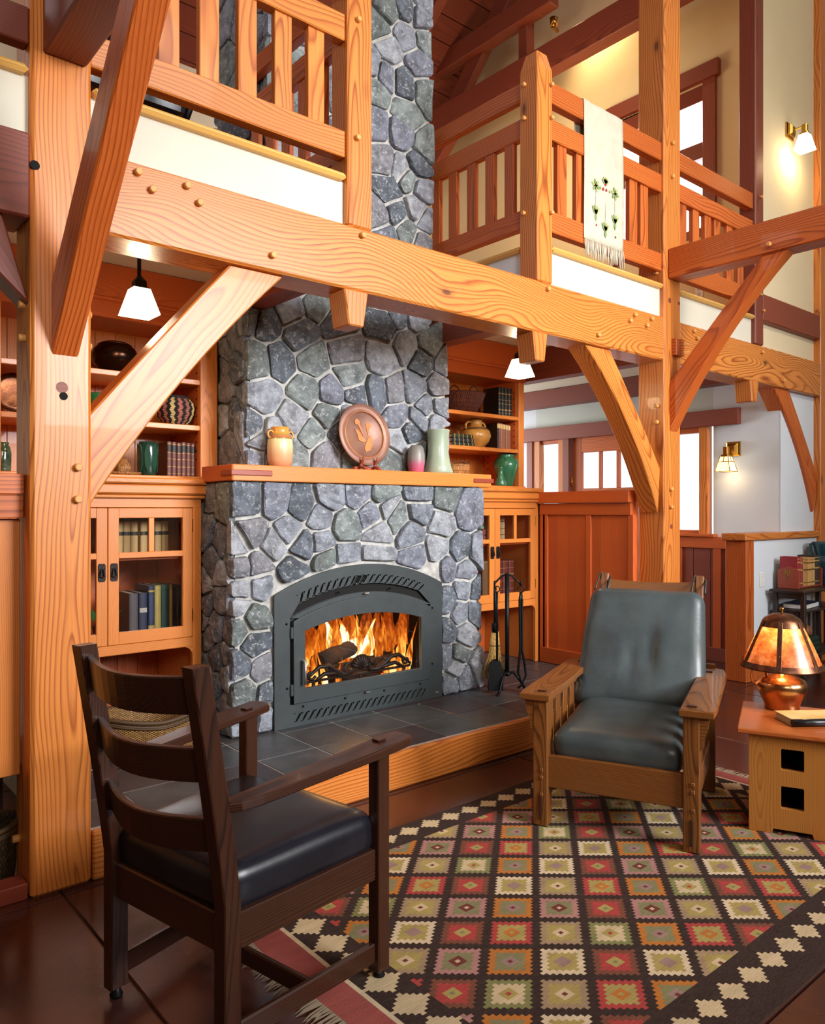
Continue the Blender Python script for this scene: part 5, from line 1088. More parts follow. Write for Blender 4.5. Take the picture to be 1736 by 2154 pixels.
lathe('body', [(0, 0), (0.090, 0), (0.094, 0.008), (0.080, 0.05), (0.068, 0.11), (0.064, 0.17), (0.066, 0.23), (0.072, 0.268), (0.073, 0.272), (0.068, 0.270), (0.058, 0.2), (0.06, 0.1), (0, 0.02)], colmat('#9aa890', 0.4, c2='#a7b39c', noise_scale=6, coat=0.25), t, (3.243, 3.585, 1.549), 40)

# ================================================================== PENDANTS, SCONCES
def glass_shade(bm, h, rt, rb, th=0.003, seg=4):
    rings = []
    for r, z in ((rt, 0), (rb, -h)):
        rings.append([bm.verts.new((r*math.cos(PI/4+i*PI/2), r*math.sin(PI/4+i*PI/2), z)) for i in range(4)])
    for i in range(4): bm.faces.new((rings[0][i], rings[0][(i+1) % 4], rings[1][(i+1) % 4], rings[1][i]))
    bm.faces.new(rings[0][::-1])
    inn = [bm.verts.new((v.co.x*0.93, v.co.y*0.93, v.co.z+0.004)) for v in rings[1]]
    for i in range(4): bm.faces.new((rings[1][i], rings[1][(i+1) % 4], inn[(i+1) % 4], inn[i]))
    top = [bm.verts.new((v.co.x*0.9, v.co.y*0.9, v.co.z-0.01)) for v in rings[0]]
    for i in range(4): bm.faces.new((inn[i], inn[(i+1) % 4], top[(i+1) % 4], top[i]))
    bm.faces.new(top)
    return bm
def pendant(x, y, zb, label, sc=1.0):
    t = thing('pendant_lamp', label, 'lamp', (x, y, 2.57), 'hanging lamps')
    h = 0.115*sc
    obj('glass_shade', glass_shade(bmesh.new(), h, 0.052*sc, 0.098*sc), MT['shade'], t, Matrix.Translation((x, y, zb+h)))
    tube('stem', [(x, y, zb+h+0.05), (x, y, 2.5), (x, y, 2.572)], 0.009, MT['bronze'], t, 8)
    lathe('fitter', [(0.0, 0.06), (0.012, 0.055), (0.02, 0.045), (0.034*sc, 0.03), (0.036*sc, 0.004), (0.046*sc, 0.0), (0.046*sc, -0.006), (0, -0.006)], MT['bronze'], t, (x, y, zb+h+0.004), 4, rot=Matrix.Rotation(PI/4, 4, 'Z'))
    lathe('canopy', [(0, -0.02), (0.03, -0.018), (0.05, -0.004), (0.05, 0.0), (0, 0)], MT['bronze'], t, (x, y, 2.575), 20)
    light('pendant_glow', 'POINT', (x, y, zb-0.03), 6, (1.0, 0.78, 0.45), shadow_soft_size=0.05)
pendant(1.287, 3.40, 2.185, 'lit white glass pendant lamp hanging before the left bookcase')
pendant(3.796, 3.40, 2.19, 'lit white glass pendant lamp hanging before the right bookcase')
def sconce(label, p, n, shade, mats, power, drop_=0.20, arm=0.12):
    """p: centre of the back plate on the wall, n: direction out of the wall"""
    p = Vector(p); n = Vector(n); u = Vector((0, 0, 1)); s_ = u.cross(n)
    t = thing('wall_sconce', label, 'lamp', p)
    bm = bmesh.new(); lv_ = [(0.062, 0.0), (0.062, 0.012), (0.045, 0.02), (0.045, 0.03), (0.028, 0.045)]; rg = []
    for r, d in lv_: rg.append([bm.verts.new((a*r, b_*r, d)) for a, b_ in ((-1, -1), (1, -1), (1, 1), (-1, 1))])
    for A, B in zip(rg, rg[1:]):
        for i in range(4): bm.faces.new((A[i], A[(i+1) % 4], B[(i+1) % 4], B[i]))
    bm.faces.new(rg[-1]); bm.faces.new(rg[0][::-1])
    obj('back_plate', bm, MT['brass'], t, axes(p, s_, u, n))
    tim('arm', p+n*0.04, p+n*(arm+0.012), 0.014, 0.014, MT['brass'], t); tim('socket', p+n*arm+u*0.012, p+n*arm-u*0.06, 0.04, 0.04, MT['brass'], t, up=(0, 1, 0)); tim('gallery', p+n*arm-u*0.055, p+n*arm-u*0.075, 0.066, 0.066, MT['brass'], t, up=(0, 1, 0))
    h = 0.125; c = p+n*arm-u*0.073
    rot = Matrix.Rotation(math.atan2(n.y, n.x), 4, 'Z')
    obj('glass_shade', glass_shade(bmesh.new(), h, 0.05, 0.092), shade, t, Matrix.Translation(c) @ rot)
    if mats:
        fr_ = bmesh.new()
        for i in range(4):
            a0 = PI/4+i*PI/2; a1 = a0+PI/2; T0 = Vector((0.052*math.cos(a0), 0.052*math.sin(a0), 0)); B0 = Vector((0.094*math.cos(a0), 0.094*math.sin(a0), -h)); T1 = Vector((0.052*math.cos(a1), 0.052*math.sin(a1), 0)); B1 = Vector((0.094*math.cos(a1), 0.094*math.sin(a1), -h))
            for a, b_ in ((T0, B0), (B0, B1), (T0.lerp(B0, 0.33), T1.lerp(B1, 0.33)), ((T0+T1)/2, ((T0+T1)/2).lerp((B0+B1)/2, 0.33))): addto(fr_, tubebm([a, (a+b_)/2, b_], 0.0035, 5))
        obj('shade_frame', fr_, MT['brass'], t, Matrix.Translation(c) @ rot)
    light('sconce_glow', 'POINT', c-u*0.16, power, (1.0, 0.74, 0.42), shadow_soft_size=0.05)
sconce('brass wall sconce with leaded amber shade on the daylit entry wall', (6.399, 3.285, 1.845), (-1, 0, 0), MT['shadea'], True, 0.7, arm=0.13)
sconce('brass wall sconce with white glass shade high on the cream loft wall', (6.545, 2.884, 4.47), (0, -1, 0), MT['shade'], False, 6, arm=0.13)
t = thing('picture_light', 'small brass uplight fixed high on the roof truss', 'lamp', (5.86, 4.75, 5.95))
tim('bracket', (5.88, 4.78, 5.93), (5.80, 4.78, 5.99), 0.03, 0.02, MT['brass'], t); lathe('cup', [(0, 0), (0.03, 0), (0.04, 0.08), (0.036, 0.08), (0, 0.02)], MT['brass'], t, (5.82, 4.78, 5.96), 20)
light('truss_spot', 'SPOT', (6.02, 4.70, 6.15), 34, (1.0, 0.74, 0.40), target=(6.4, 4.55, 5.55), spot_size=2.2, spot_blend=0.9, shadow_soft_size=0.06)
light('loft_warm', 'POINT', (5.5, 4.8, 4.6), 42, (1.0, 0.76, 0.42), shadow_soft_size=0.3)  # unseen warm fill added in the loft, with no fixture

# ================================================================== FURNITURE
def roundcube(hx, hy, hz, r, n=9, crown=0.0, taper=None, wob=0.0, seed=0, belly=0.0):
    bm = bmesh.new(); bmesh.ops.create_cube(bm, size=2.0); bmesh.ops.subdivide_edges(bm, edges=bm.edges[:], cuts=n, use_grid_fill=True)
    H = Vector((hx, hy, hz)); rr = Vector((min(r, hx*0.98), min(r, hy*0.98), min(r, hz*0.98)))
    for v in bm.verts:
        p = Vector((math.copysign(abs(v.co[i])**0.8, v.co[i])*H[i] for i in range(3)))
        c = Vector((max(-H[i]+rr[i], min(H[i]-rr[i], p[i])) for i in range(3)))
        d = Vector(((p[i]-c[i])/rr[i] for i in range(3)))
        if d.length > 1e-6:
            d.normalize(); p = Vector((c[i]+d[i]*rr[i] for i in range(3)))
        ux, uy = p.x/hx, p.y/hy
        if crown: p.z += crown*(1-ux*ux)*(1-uy*uy)*(1 if p.z > 0 else -0.15)
        if belly and p.z > 0: p.z -= 0
        if taper: p.x *= taper(p.y)
        if wob: 
            q = noise.noise(Vector((p.x*7+seed, p.y*7, p.z*7))); p += Vector((0, 0, q*wob))
        v.co = p
    for f in bm.faces: f.smooth = True
    return bm
# ---- dark ladder-back armchair in the foreground
FRAME = axes((0.79, 1.8925, 0), (0.2137, -0.977, 0), (0.977, 0.2137, 0), (0, 0, 1))
ac = thing('oak_armchair', 'dark oak ladder-back armchair with black leather seat in the foreground', 'chair')
rk = lambda z: 0 if z < 0.40 else -0.090*((z-0.40)/0.565)**1.1
for s_ in (-1, 1):
    x0 = s_*0.234-0.021; zs = [0.03, 0.2, 0.40, 0.5, 0.6, 0.7, 0.8, 0.9, 0.968]
    P = [(x0, rk(z)-0.026, z) for z in zs]+[(x0, rk(z)+0.024, z) for z in reversed(zs)]
    bp = brace('back_post', P, (0, 0, 1), (0.042, 0, 0), MT['oakd'], parent=ac, bev=0.003)
    lathe('caster', [(0, 0), (0.016, 0.0), (0.018, 0.008), (0.012, 0.018), (0.010, 0.032), (0, 0.032)], MT['black'], bp, (s_*0.234, 0, 0.0), 12)
    lg_ = tim('front_leg', (s_*0.278, 0.499, 0.025), (s_*0.278, 0.499, 0.652), 0.040, 0.048, MT['oakd'], ac, up=(0, 1, 0), bev=0.003)
    lathe('caster', [(0, 0), (0.016, 0.0), (0.018, 0.008), (0.012, 0.018), (0.010, 0.032), (0, 0.032)], MT['black'], lg_, (s_*0.278, 0.499, 0.0), 12)
    # arm board: straight inside edge, swelling outside edge, rounded back end
    pts = [(-0.03, -0.022), (0.02, -0.030), (0.3, -0.032), (0.50, -0.042), (0.555, -0.040), (0.572, -0.025), (0.572, 0.03), (0.552, 0.046), (0.42, 0.050), (0.22, 0.040), (0.05, 0.034), (-0.005, 0.024), (-0.03, 0.008)]
    pts = [(a, b_*s_) for a, b_ in pts]
    if s_ < 0: pts = pts[::-1]
    a0 = math.atan2(0.030, 0.5); ax = Vector((s_*0.044/0.5, 1, math.tan(a0))).normalized(); az = Vector((0, -math.tan(a0), 1)).normalized(); ay = az.cross(ax).normalized(); az = ax.cross(ay)
    # local X runs forward along the arm, local Y to the chair's left, so mirror the outline
    ar = prism('arm', [(a, -b_) for a, b_ in pts][::-1], 0.026, MT['oakd'], ac, axes((s_*0.250, 0.018, 0.616), ax, ay, az), 0.005)
    obj('tenon', boxbm(0.03, 0.03, 0.006, 0.002), MT['oakd'], ar, axes((s_*0.281, 0.495, 0.674), ax, ay, az))
    tim('side_rail', (s_*0.242, 0.02, 0.328), (s_*0.276, 0.478, 0.328), 0.022, 0.088, MT['oakd'], ac); tim('side_stretcher', (s_*0.236, 0.02, 0.080), (s_*0.277, 0.478, 0.080), 0.018, 0.055, MT['oakd'], ac)
tim('back_rail', (-0.215, 0.0, 0.322), (0.215, 0.0, 0.322), 0.022, 0.095, MT['oakd'], ac); tim('front_rail', (-0.26, 0.497, 0.328), (0.26, 0.497, 0.328), 0.022, 0.088, MT['oakd'], ac)
tim('cross_stretcher', (-0.255, 0.25, 0.080), (0.255, 0.25, 0.080), 0.018, 0.05, MT['oakd'], ac)
for z0, z1 in ((0.865, 0.955), (0.698, 0.782), (0.522, 0.606)):
    N = 12; bow = 0.055; zm = (z0+z1)/2; outl = []
    for sgn in (-1, 1):
        for i in range(N+1):
            t_ = i/N if sgn < 0 else 1-i/N; x = -0.214+0.428*t_; outl.append((x, rk(zm)-bow*math.sin(PI*t_)+sgn*0.009))
    az = Vector((0, -0.15, 1)).normalized()
    prism('back_slat', outl, z1-z0, MT['oakd'], ac, axes((0, 0.006, z0), (1, 0, 0), az.cross(Vector((1, 0, 0))), az), 0.003)
obj('seat_cushion', roundcube(0.258, 0.252, 0.062, 0.045, 12, 0.030, lambda y: 0.93+0.16*(y+0.25)/0.50, 0.003), MT['leatherk'], ac, Matrix.Translation((0, 0.246, 0.412)))
FRAME = Matrix.Identity(4)

# ---- reclining oak armchair with teal leather cushions
FRAME = axes((2.6285, 1.849, 0), (0.409, -0.912, 0), (0.912, 0.409, 0), (0, 0, 1))
mc = thing('reclining_armchair', 'brown oak reclining armchair with dark teal leather cushions by the hearth', 'chair')
zg = 0.008
for s_ in (-1, 1):
    xc = s_*0.297
    for yc, nm in ((0.0, 'front_leg'), (0.717, 'rear_leg')):
        l_ = tim(nm, (xc, yc, zg), (xc, yc, 0.53), 0.062, 0.066, MT['oakm'], mc, up=(0, 1, 0), bev=0.004)
        if yc == 0:
            for z in (0.24, 0.21, 0.14): obj('peg_button', boxbm(0.016, 0.016, 0.008, 0.003), MT['oakm'], l_, Matrix.Translation((xc+0.005, -0.034, z+0.03*(s_ > 0))) @ Matrix.Rotation(PI/2, 4, 'X'))
            obj('through_tenon', boxbm(0.10, 0.012, 0.008, 0.002), MT['oakd'], l_, axes((xc+0.002, -0.035, 0.085), (0, 0, 1), (1, 0, 0), (0, 1, 0)))
            prism('corbel', [(0, 0), (0.035, 0), (0.028, -0.05), (0.014, -0.09), (0.012, -0.12), (0, -0.13)], 0.03, MT['oakm'], mc, axes((xc+s_*0.031, -0.015, 0.53), (s_, 0, 0), (0, 0, 1), (0, -s_, 0)) @ Matrix.Translation((0, 0, -0.015 if s_ > 0 else -0.015)))
    pts = [(-0.055, -0.042), (-0.055, 0.082), (0.02, 0.088), (0.70, 0.082), (0.80, 0.066), (0.83, 0.020), (0.79, -0.042)]
    pts = [(a, -b_*s_) for a, b_ in pts]
    if s_ > 0: pts = pts[::-1]
    ar = prism('arm', pts, 0.030, MT['oakm'], mc, axes((xc, 0, 0.53), (0, 1, 0), (-1, 0, 0), (0, 0, 1)), 0.005)
    for yt in (0.0, 0.717): obj('tenon', boxbm(0.038, 0.020, 0.006, 0.002), MT['oakd'], ar, axes((xc, yt, 0.5625), (1, 0, 0), (0, 1, 0), (0, 0, 1)))
    tim('side_rail', (xc, 0.03, 0.20), (xc, 0.69, 0.20), 0.024, 0.10, MT['oakm'], mc); tim('upper_side_rail', (xc, 0.03, 0.512), (xc, 0.69, 0.512), 0.022, 0.035, MT['oakm'], mc)
    for i in range(5): tim('side_slat', (xc, 0.11+i*0.125, 0.24), (xc, 0.11+i*0.125, 0.50), 0.012, 0.075, MT['oakm'], mc, up=(0, 1, 0), bev=0.002)
    tim('back_post', (s_*0.236, 0.60, 0.30), (s_*0.236, 0.985, 0.985), 0.042, 0.032, MT['oakm'], mc, up=(0, 1, 0), bev=0.006)
tim('front_rail', (-0.27, -0.005, 0.235), (0.27, -0.005, 0.235), 0.026, 0.135, MT['oakm'], mc); tim('rear_rail', (-0.27, 0.717, 0.22), (0.27, 0.717, 0.22), 0.026, 0.12, MT['oakm'], mc)
dirb = Vector((0, 0.385, 0.685)).normalized()
for h_, nm in ((0.712, 'crest_rail'), (0.58, 'back_slat'), (0.40, 'back_slat'), (0.22, 'back_slat')):
    o_ = Vector((0, 0.60, 0.30))+dirb*h_; N = 10
    outl = [(-0.215+0.43*i/N, -0.022*math.sin(PI*i/N)-0.0) for i in range(N+1)]; outl += [(0.215-0.43*i/N, 0.018-0.022*math.sin(PI*i/N)) for i in range(N+1)]
    prism(nm, [(x, -y) for x, y in outl][::-1], 0.07, MT['oakm'], mc, axes(o_-dirb*0.035, (1, 0, 0), dirb.cross(Vector((1, 0, 0))), dirb), 0.003)
tim('back_rod', (-0.32, 0.84, 0.565), (0.32, 0.84, 0.565), 0.022, 0.022, MT['oakm'], mc)
for s_ in (-1, 1): tim('notched_rest', (s_*0.335, 0.66, 0.50), (s_*0.335, 0.80, 0.50), 0.02, 0.06, MT['oakd'], mc)
obj('seat_cushion', roundcube(0.262, 0.30, 0.066, 0.055, 14, 0.022, None, 0.004, 3), MT['leathert'], mc, axes((0, 0.295, 0.352), (1, 0, 0), (0, 0.995, 0.06), (0, -0.06, 0.995)))
bc_ = roundcube(0.280, 0.305, 0.066, 0.06, 26, 0.020, lambda y: 1.03-0.06*(y/0.305), 0.010, 8)
for v in bc_.verts:   # buttoned creases in the middle
    if v.co.z > 0:
        for cx_, cy_, k_ in ((-0.035, -0.10, 1), (0.05, -0.03, 1)):
            dx, dy = v.co.x-cx_, v.co.y-cy_; v.co.z -= 0.022*math.exp(-(dx*dx/0.0006+dy*dy/0.010))
nb = Vector((0, -dirb.z, dirb.y))
bk = obj('back_cushion', bc_, MT['leathert'], mc, axes(Vector((0, 0.60, 0.30))+dirb*0.348+nb*0.088, (1, 0, 0), dirb, nb))
for s_ in (-1, 1):
    o_ = Vector((s_*0.236, 0.60, 0.30)); sb = bmesh.new()
    for q in (-1, 1):
        A = [o_+dirb*0.665+nb*0.06+Vector((q*0.032, 0, 0)), o_+dirb*0.715+nb*0.035+Vector((q*0.03, 0, 0)), o_+dirb*(0.765+0.02*(q < 0))+nb*0.0+Vector((q*0.027, 0, 0)), o_+dirb*0.76-nb*0.024+Vector((q*0.018, 0, 0)), o_+dirb*0.758-nb*0.027]
        addto(sb, tubebm(A, 0.010, 6, None, False, 0.35))
    obj('tie_strap', sb, MT['leathert'], bk)
FRAME = Matrix.Identity(4)

# ---- end table with square cut-outs
FRAME = axes((3.108, 1.53, 0), (0.409, -0.912, 0), (0.912, 0.409, 0), (0, 0, 1))
tb = thing('end_table', 'golden oak end table with two square cut-outs in its front panel', 'table', (0.16, 0.2, 0))
def rrect(x0, x1, y0, y1, r=0.006): 
    out = []
    for cx_, cy_, a0 in ((x1-r, y0+r, -90), (x1-r, y1-r, 0), (x0+r, y1-r, 90), (x0+r, y0+r, 180)):
        for i in range(4): a = math.radians(a0+i*30); out.append((cx_+r*math.cos(a), cy_+r*math.sin(a)))
    return out
for y_, nm in ((0.0, 'front_panel'), (0.42, 'rear_panel')):
    out = [(0, 0.008), (0.085, 0.008), (0.090, 0.028), (0.232, 0.028), (0.238, 0.008), (0.32, 0.008), (0.32, 0.404), (0, 0.404)]
    # panel built with local X vertical so that the grain stands upright
    sw = lambda L: [(b_, a) for a, b_ in L][::-1]
    plate(nm, sw(out), [sw(rrect(0.118, 0.203, 0.268, 0.355))[::-1], sw(rrect(0.118, 0.203, 0.112, 0.204))[::-1]] if y_ == 0 else [], 0.022, MT['oakl'], tb, axes((0, y_+0.011, 0), (0, 0, 1), (1, 0, 0), (0, 1, 0)), 0.001)
tim('top', (-0.045, 0.221, 0.416), (0.366, 0.221, 0.416), 0.50, 0.022, MT['cherry'], tb, bev=0.005)
for z in (0.09, 0.245): bx('shelf', 0.012, 0.308, 0.024, 0.42, z-0.009, z+0.009, MT['oakd'], tb, axis='y')  # dark colour paints the interior shade seen through the cut-outs
for x in (0.002, 0.306): bx('blocking_panel', x, x+0.012, 0.023, 0.42, 0.012, 0.403, MT['oakd'], tb, axis='z')  # unseen dark sides added to keep light out of the interior
FRAME = Matrix.Identity(4)
# ---- mica lamp on it
LX, LY, LZ = 3.519, 1.581, 0.427
lp = thing('table_lamp', 'hammered copper lamp with a glowing mica shade on the end table', 'lamp', (LX, LY, LZ))
lathe('base', [(0, 0), (0.070, 0), (0.074, 0.006), (0.072, 0.014), (0.078, 0.03), (0.098, 0.075), (0.106, 0.105), (0.098, 0.128), (0.06, 0.148), (0.034, 0.156), (0.024, 0.162), (0.023, 0.2), (0.024, 0.215), (0, 0.215)], MT['copper'], lp, (LX, LY, LZ), 40)
lathe('socket_neck', [(0.012, 0.20), (0.014, 0.25), (0.0, 0.252)], MT['brass'], lp, (LX, LY, LZ), 14)
tube('side_handle', [(LX-0.085*0.763-0.0*0.646, LY+0.085*0.646, LZ+0.13)]+[(LX-(0.105+0.035*math.cos(a))*0.763, LY+(0.105+0.035*math.cos(a))*0.646, LZ+0.15+0.042*math.sin(a)) for a in [(-1.2+i*0.45) for i in range(11)]], 0.008, MT['copper'], lp, 8, False, 0.5)
def mica():
    m, nt, b = newmat('amber_mica'); nt.nodes.remove(b)
    tc = nt.nodes.new('ShaderNodeTexCoord').outputs['Object']
    c = ramp(nt, noise_f(nt, tc, 16, 6, 0.7), [(0.32, lin('#8e4220')), (0.5, lin('#c87840')), (0.66, lin('#dcaa84'))])
    t = nt.nodes.new('ShaderNodeBsdfTranslucent'); d = nt.nodes.new('ShaderNodeBsdfDiffuse'); g = nt.nodes.new('ShaderNodeBsdfGlossy'); g.inputs['Roughness'].default_value = 0.25
    nt.links.new(c, t.inputs[0]); nt.links.new(c, d.inputs[0])
    m1 = nt.nodes.new('ShaderNodeMixShader'); m1.inputs[0].default_value = 0.4; nt.links.new(t.outputs[0], m1.inputs[1]); nt.links.new(d.outputs[0], m1.inputs[2])
    m2 = nt.nodes.new('ShaderNodeMixShader'); m2.inputs[0].default_value = 0.06; nt.links.new(m1.outputs[0], m2.inputs[1]); nt.links.new(g.outputs[0], m2.inputs[2])
    nt.links.new(m2.outputs[0], nt.nodes['Material Output'].inputs[0]); return m
MT['mica'] = mica()
zb, zt, rb, rt = 0.188, 0.392, 0.174, 0.080
for i in range(6):
    a0, a1 = (i+0.06)*PI/3+0.35, (i+0.94)*PI/3+0.35; n = 6; bm = bmesh.new(); rows = []
    for z, r in ((zb+0.012, rb-0.008), ((zb+zt)/2, (rb+rt)/2), (zt-0.01, rt+0.002)): rows.append([bm.verts.new((r*math.cos(a0+(a1-a0)*k/n), r*math.sin(a0+(a1-a0)*k/n), z)) for k in range(n+1)])
    for A, B in zip(rows, rows[1:]):
        for k in range(n): f = bm.faces.new((A[k], A[k+1], B[k+1], B[k])); f.smooth = True
    obj('mica_panel', bm, MT['mica'], lp, Matrix.Translation((LX, LY, LZ)))
    a = i*PI/3+0.35
    sp_ = tim('shade_strap', (LX+(rb+0.002)*math.cos(a), LY+(rb+0.002)*math.sin(a), LZ+zb), (LX+(rt+0.004)*math.cos(a), LY+(rt+0.004)*math.sin(a), LZ+zt+0.004), 0.020, 0.003, MT['copperdk'], lp, up=(math.cos(a), math.sin(a), 0.5), bev=0.001)
    for f_ in (0.04, 0.33, 0.66, 0.95):
        r = rb+(rt-rb)*f_+0.005
        obj('rivet', tubebm([(LX+(r-0.004)*math.cos(a), LY+(r-0.004)*math.sin(a), LZ+zb+(zt-zb)*f_), (LX+r*math.cos(a), LY+r*math.sin(a), LZ+zb+(zt-zb)*f_), (LX+(r+0.002)*math.cos(a), LY+(r+0.002)*math.sin(a), LZ+zb+(zt-zb)*f_)], [0.004, 0.004, 0.002], 8), MT['copperdk'], sp_)
lathe('lower_band', [(rb-0.011, zb+0.024), (rb+0.001, zb), (rb+0.004, zb-0.001), (rb+0.002, zb+0.004), (rb-0.009, zb+0.026)], MT['copperdk'], lp, (LX, LY, LZ), 48)
lathe('cap', [(rt+0.011, zt-0.022), (rt+0.002, zt+0.002), (0.072, zt+0.016), (0.045, zt+0.032), (0.01, zt+0.038), (0, zt+0.038)], MT['copperdk'], lp, (LX, LY, LZ), 40)
lathe('finial', [(0.004, zt+0.036), (0.005, zt+0.046), (0.010, zt+0.054), (0.008, zt+0.062), (0, zt+0.064)], MT['brass'], lp, (LX, LY, LZ), 16)
lathe('bulb', [(0.010, 0.248), (0.014, 0.26), (0.022, 0.285), (0.016, 0.308), (0, 0.314)], emit('lamp_bulb', '#ffd28a', 12), lp, (LX, LY, LZ), 16)
light('lamp_bulb_light', 'POINT', (LX-0.02, LY-0.012, LZ+0.33), 2.6, (1.0, 0.66, 0.30), shadow_soft_size=0.03)
# ---- book on the table
FRAME = axes((3.247, 1.415, 0.4275), (0.80, -0.60, 0), (0.60, 0.80, 0), (0, 0, 1))
tk = thing('book', 'worn black-spined book with tan paper cover lying on the end table', 'book', (0.1, 0.07, 0))
obj('page_block', boxbm(0.225, 0.135, 0.021, 0.001), MT['pages'], tk, Matrix.Translation((0.116, 0.072, 0.0155)))
for z in (0.0025, 0.0285): obj('cover_board', boxbm(0.235, 0.145, 0.003, 0.001), MT['paper'], tk, Matrix.Translation((0.1175, 0.0735, z)))
obj('spine', tubebm([(0, 0.002, 0.0155), (0.1, 0.002, 0.0155), (0.235, 0.002, 0.0155)], 0.0155, 12, None, False, 1.0), colmat('#15151a', 0.3), tk)
for xq in (0.20, 0.208, 0.222): obj('gilt_line', tubebm([(xq, 0.002, 0.0155), (xq+0.001, 0.002, 0.0155), (xq+0.002, 0.002, 0.0155)], 0.0158, 12), colmat('#c9b27a', 0.4), tk)
FRAME = Matrix.Identity(4)

# ---- kilim rug
rug = thing('kilim_rug', 'flat woven kilim rug with stepped diamonds and a fringed end', 'rug', (2.4, 1.7, 0))
ux, uy = 0.1155/8, 0.1000/8; ox_, oy_ = 2.016, 2.233
RC = {k_: lin(v_) for k_, v_ in dict(d='#2a1817', p='#b5817a', s='#86825a', r='#702c26', c='#d6bf96', w='#e0caa6', o='#c2742a', R='#b23c3a', b='#7a4431', t='#a68c6c', k='#b09c58', g='#858450', l='#a08078', x='#2c1a18', q='#a8504a').items()}
LAY = dict(P='pprsc', G='ggccR', W='wwkkl', R='RRkko', B='bbRRk', O='oossl', T='ttkkw')
LAY = dict(P=('p', 's', 'r', 'c'), G=('g', 'c', 'k', 'R'), W=('w', 'k', 'l', 'l'), R=('R', 'k', 'o', 'k'), B=('b', 'R', 'k', 's'), O=('o', 's', 'l', 'r'), T=('t', 'k', 'c', 'r'))
def rugcell(i, j):
    k_ = i-j
    if k_ % 2: return 'BOT'[(j+(k_//2)*2+ (0 if k_ > 0 else 0)) % 3] if True else 'B'
    if k_ % 4 == 2: return 'RPRW'[(j+k_) % 4]
    return 'PGW'[(j+k_//2) % 3]
X0, X1, Y0, Y1 = 1.157, 3.70, 0.935, 2.49
X0 = ox_-(60+0.5)*ux; Y0 = oy_-(104-0.5)*uy; nx_, ny_ = round((X1-X0)/ux), round((Y1-Y0)/uy); X1 = X0+nx_*ux; Y1 = Y0+ny_*uy
def rugcol(x, y):
    if x < 1.238 or x > X1-0.08: return 'q'
    if x < 1.256 or x > X1-0.098: return 'w'
    gx, gy = round((x-ox_)/ux), round((y-oy_)/uy)
    fx0, fx1, fy0, fy1 = 1.388, X1-0.232, 1.128, 2.345
    if fx0 < x < fx1 and fy0 < y < fy1:
        a, b_ = gx/8.0, -gy/8.0      # a = i-j, b = i+j
        best = None
        ai, bi = math.floor(a), math.floor(b_)
        for u_ in (ai, ai+1):
            for v_ in (bi, bi+1):
                if (u_+v_) % 2 == 0:
                    n_ = abs(gx-8*u_)+abs(gy+8*v_)
                    if best is None or n_ < best[0]: best = (n_, u_, v_, gx-8*u_, gy+8*v_)
        n_, u_, v_, dx, dy = best; i, j = (u_+v_)//2, (v_-u_)//2
        if n_ >= 7: return 'd'
        L_ = LAY[rugcell(i, j)]
        if n_ == 0: return L_[3]
        if n_ == 1 or (n_ == 2 and abs(dx) == 1): return L_[2]
        return L_[1] if n_ <= 4 else L_[0]
    # stepped medallions in the border
    if x < fx0 or x > fx1:
        cxm = 1.322 if x < fx0 else X1-0.165; per = 0.125
        if fy0-0.1 < y < fy1+0.1:
            dy = ((y-fy0)/per) % 1.0-0.5; n_ = abs(round((x-cxm)/ux))+abs(round(dy*per/uy))
            return 'c' if n_ <= 4 else 'd'
        return 'd'
    cym = 2.418 if y > fy1 else 1.045; per = 0.1155
    dx = ((x-fx0)/per) % 1.0-0.5; n_ = abs(round(dx*per/ux))+abs(round((y-cym)/uy))
    return 'c' if n_ <= 3 else 'd'
verts, faces, cols = [], [], []
def zrug(x, y): return 0.0065+0.0012*math.sin(x*9+y*4)*math.sin(y*7)
for j in range(ny_+1):
    for i in range(nx_+1):
        x = X0+(X1-X0)*i/nx_; y = Y0+(Y1-Y0)*j/ny_
        xx = x+0.006*math.sin(y*9) if (i in (0, nx_)) else x; yy2 = y+0.006*math.sin(x*5) if j in (0, ny_) else y
        verts.append((xx, yy2, zrug(x, y)))
for j in range(ny_):
    for i in range(nx_):
        a = j*(nx_+1)+i; faces.append((a, a+1, a+nx_+2, a+nx_+1)); cols.append(RC[rugcol(X0+(X1-X0)*(i+0.5)/nx_, Y0+(Y1-Y0)*(j+0.5)/ny_)])
base = len(verts); ring_ = [i for i in range(nx_+1)]+[(j+1)*(nx_+1)-1 for j in range(1, ny_+1)]+[ny_*(nx_+1)+i for i in range(nx_-1, -1, -1)]+[j*(nx_+1) for j in range(ny_-1, 0, -1)]
for q in ring_: verts.append((verts[q][0], verts[q][1], 0.001))
for k_ in range(len(ring_)):
    k2 = (k_+1) % len(ring_); faces.append((ring_[k2], ring_[k_], base+k_, base+k2)); cols.append(RC['x'])
def rugmat():
    m, nt, b = newmat('kilim_weave'); a_ = nt.nodes.new('ShaderNodeAttribute'); a_.attribute_name = 'weave'
    tc = nt.nodes.new('ShaderNodeTexCoord').outputs['Object']
    f = noise_f(nt, vmul(nt, tc, (60, 260, 60)), 1.0, 2); f2 = noise_f(nt, vmul(nt, tc, (5, 30, 5)), 1.0, 3)
    c = mixc(nt, mathn(nt, 'MULTIPLY', ramp(nt, f2, [(0.35, (0, 0, 0, 1)), (0.7, (1, 1, 1, 1))]), 0.22), a_.outputs['Color'], (0.05, 0.03, 0.028, 1))
    nt.links.new(mixc(nt, mathn(nt, 'MULTIPLY', f, 0.12), c, (0.45, 0.36, 0.28, 1)), b.inputs['Base Color']); b.inputs['Roughness'].default_value = 0.95; b.inputs['Specular IOR Level'].default_value = 0.1
    bump(nt, b, f, 0.5, 0.003); return m
ro = obj('woven_field', (verts, faces), rugmat(), rug)
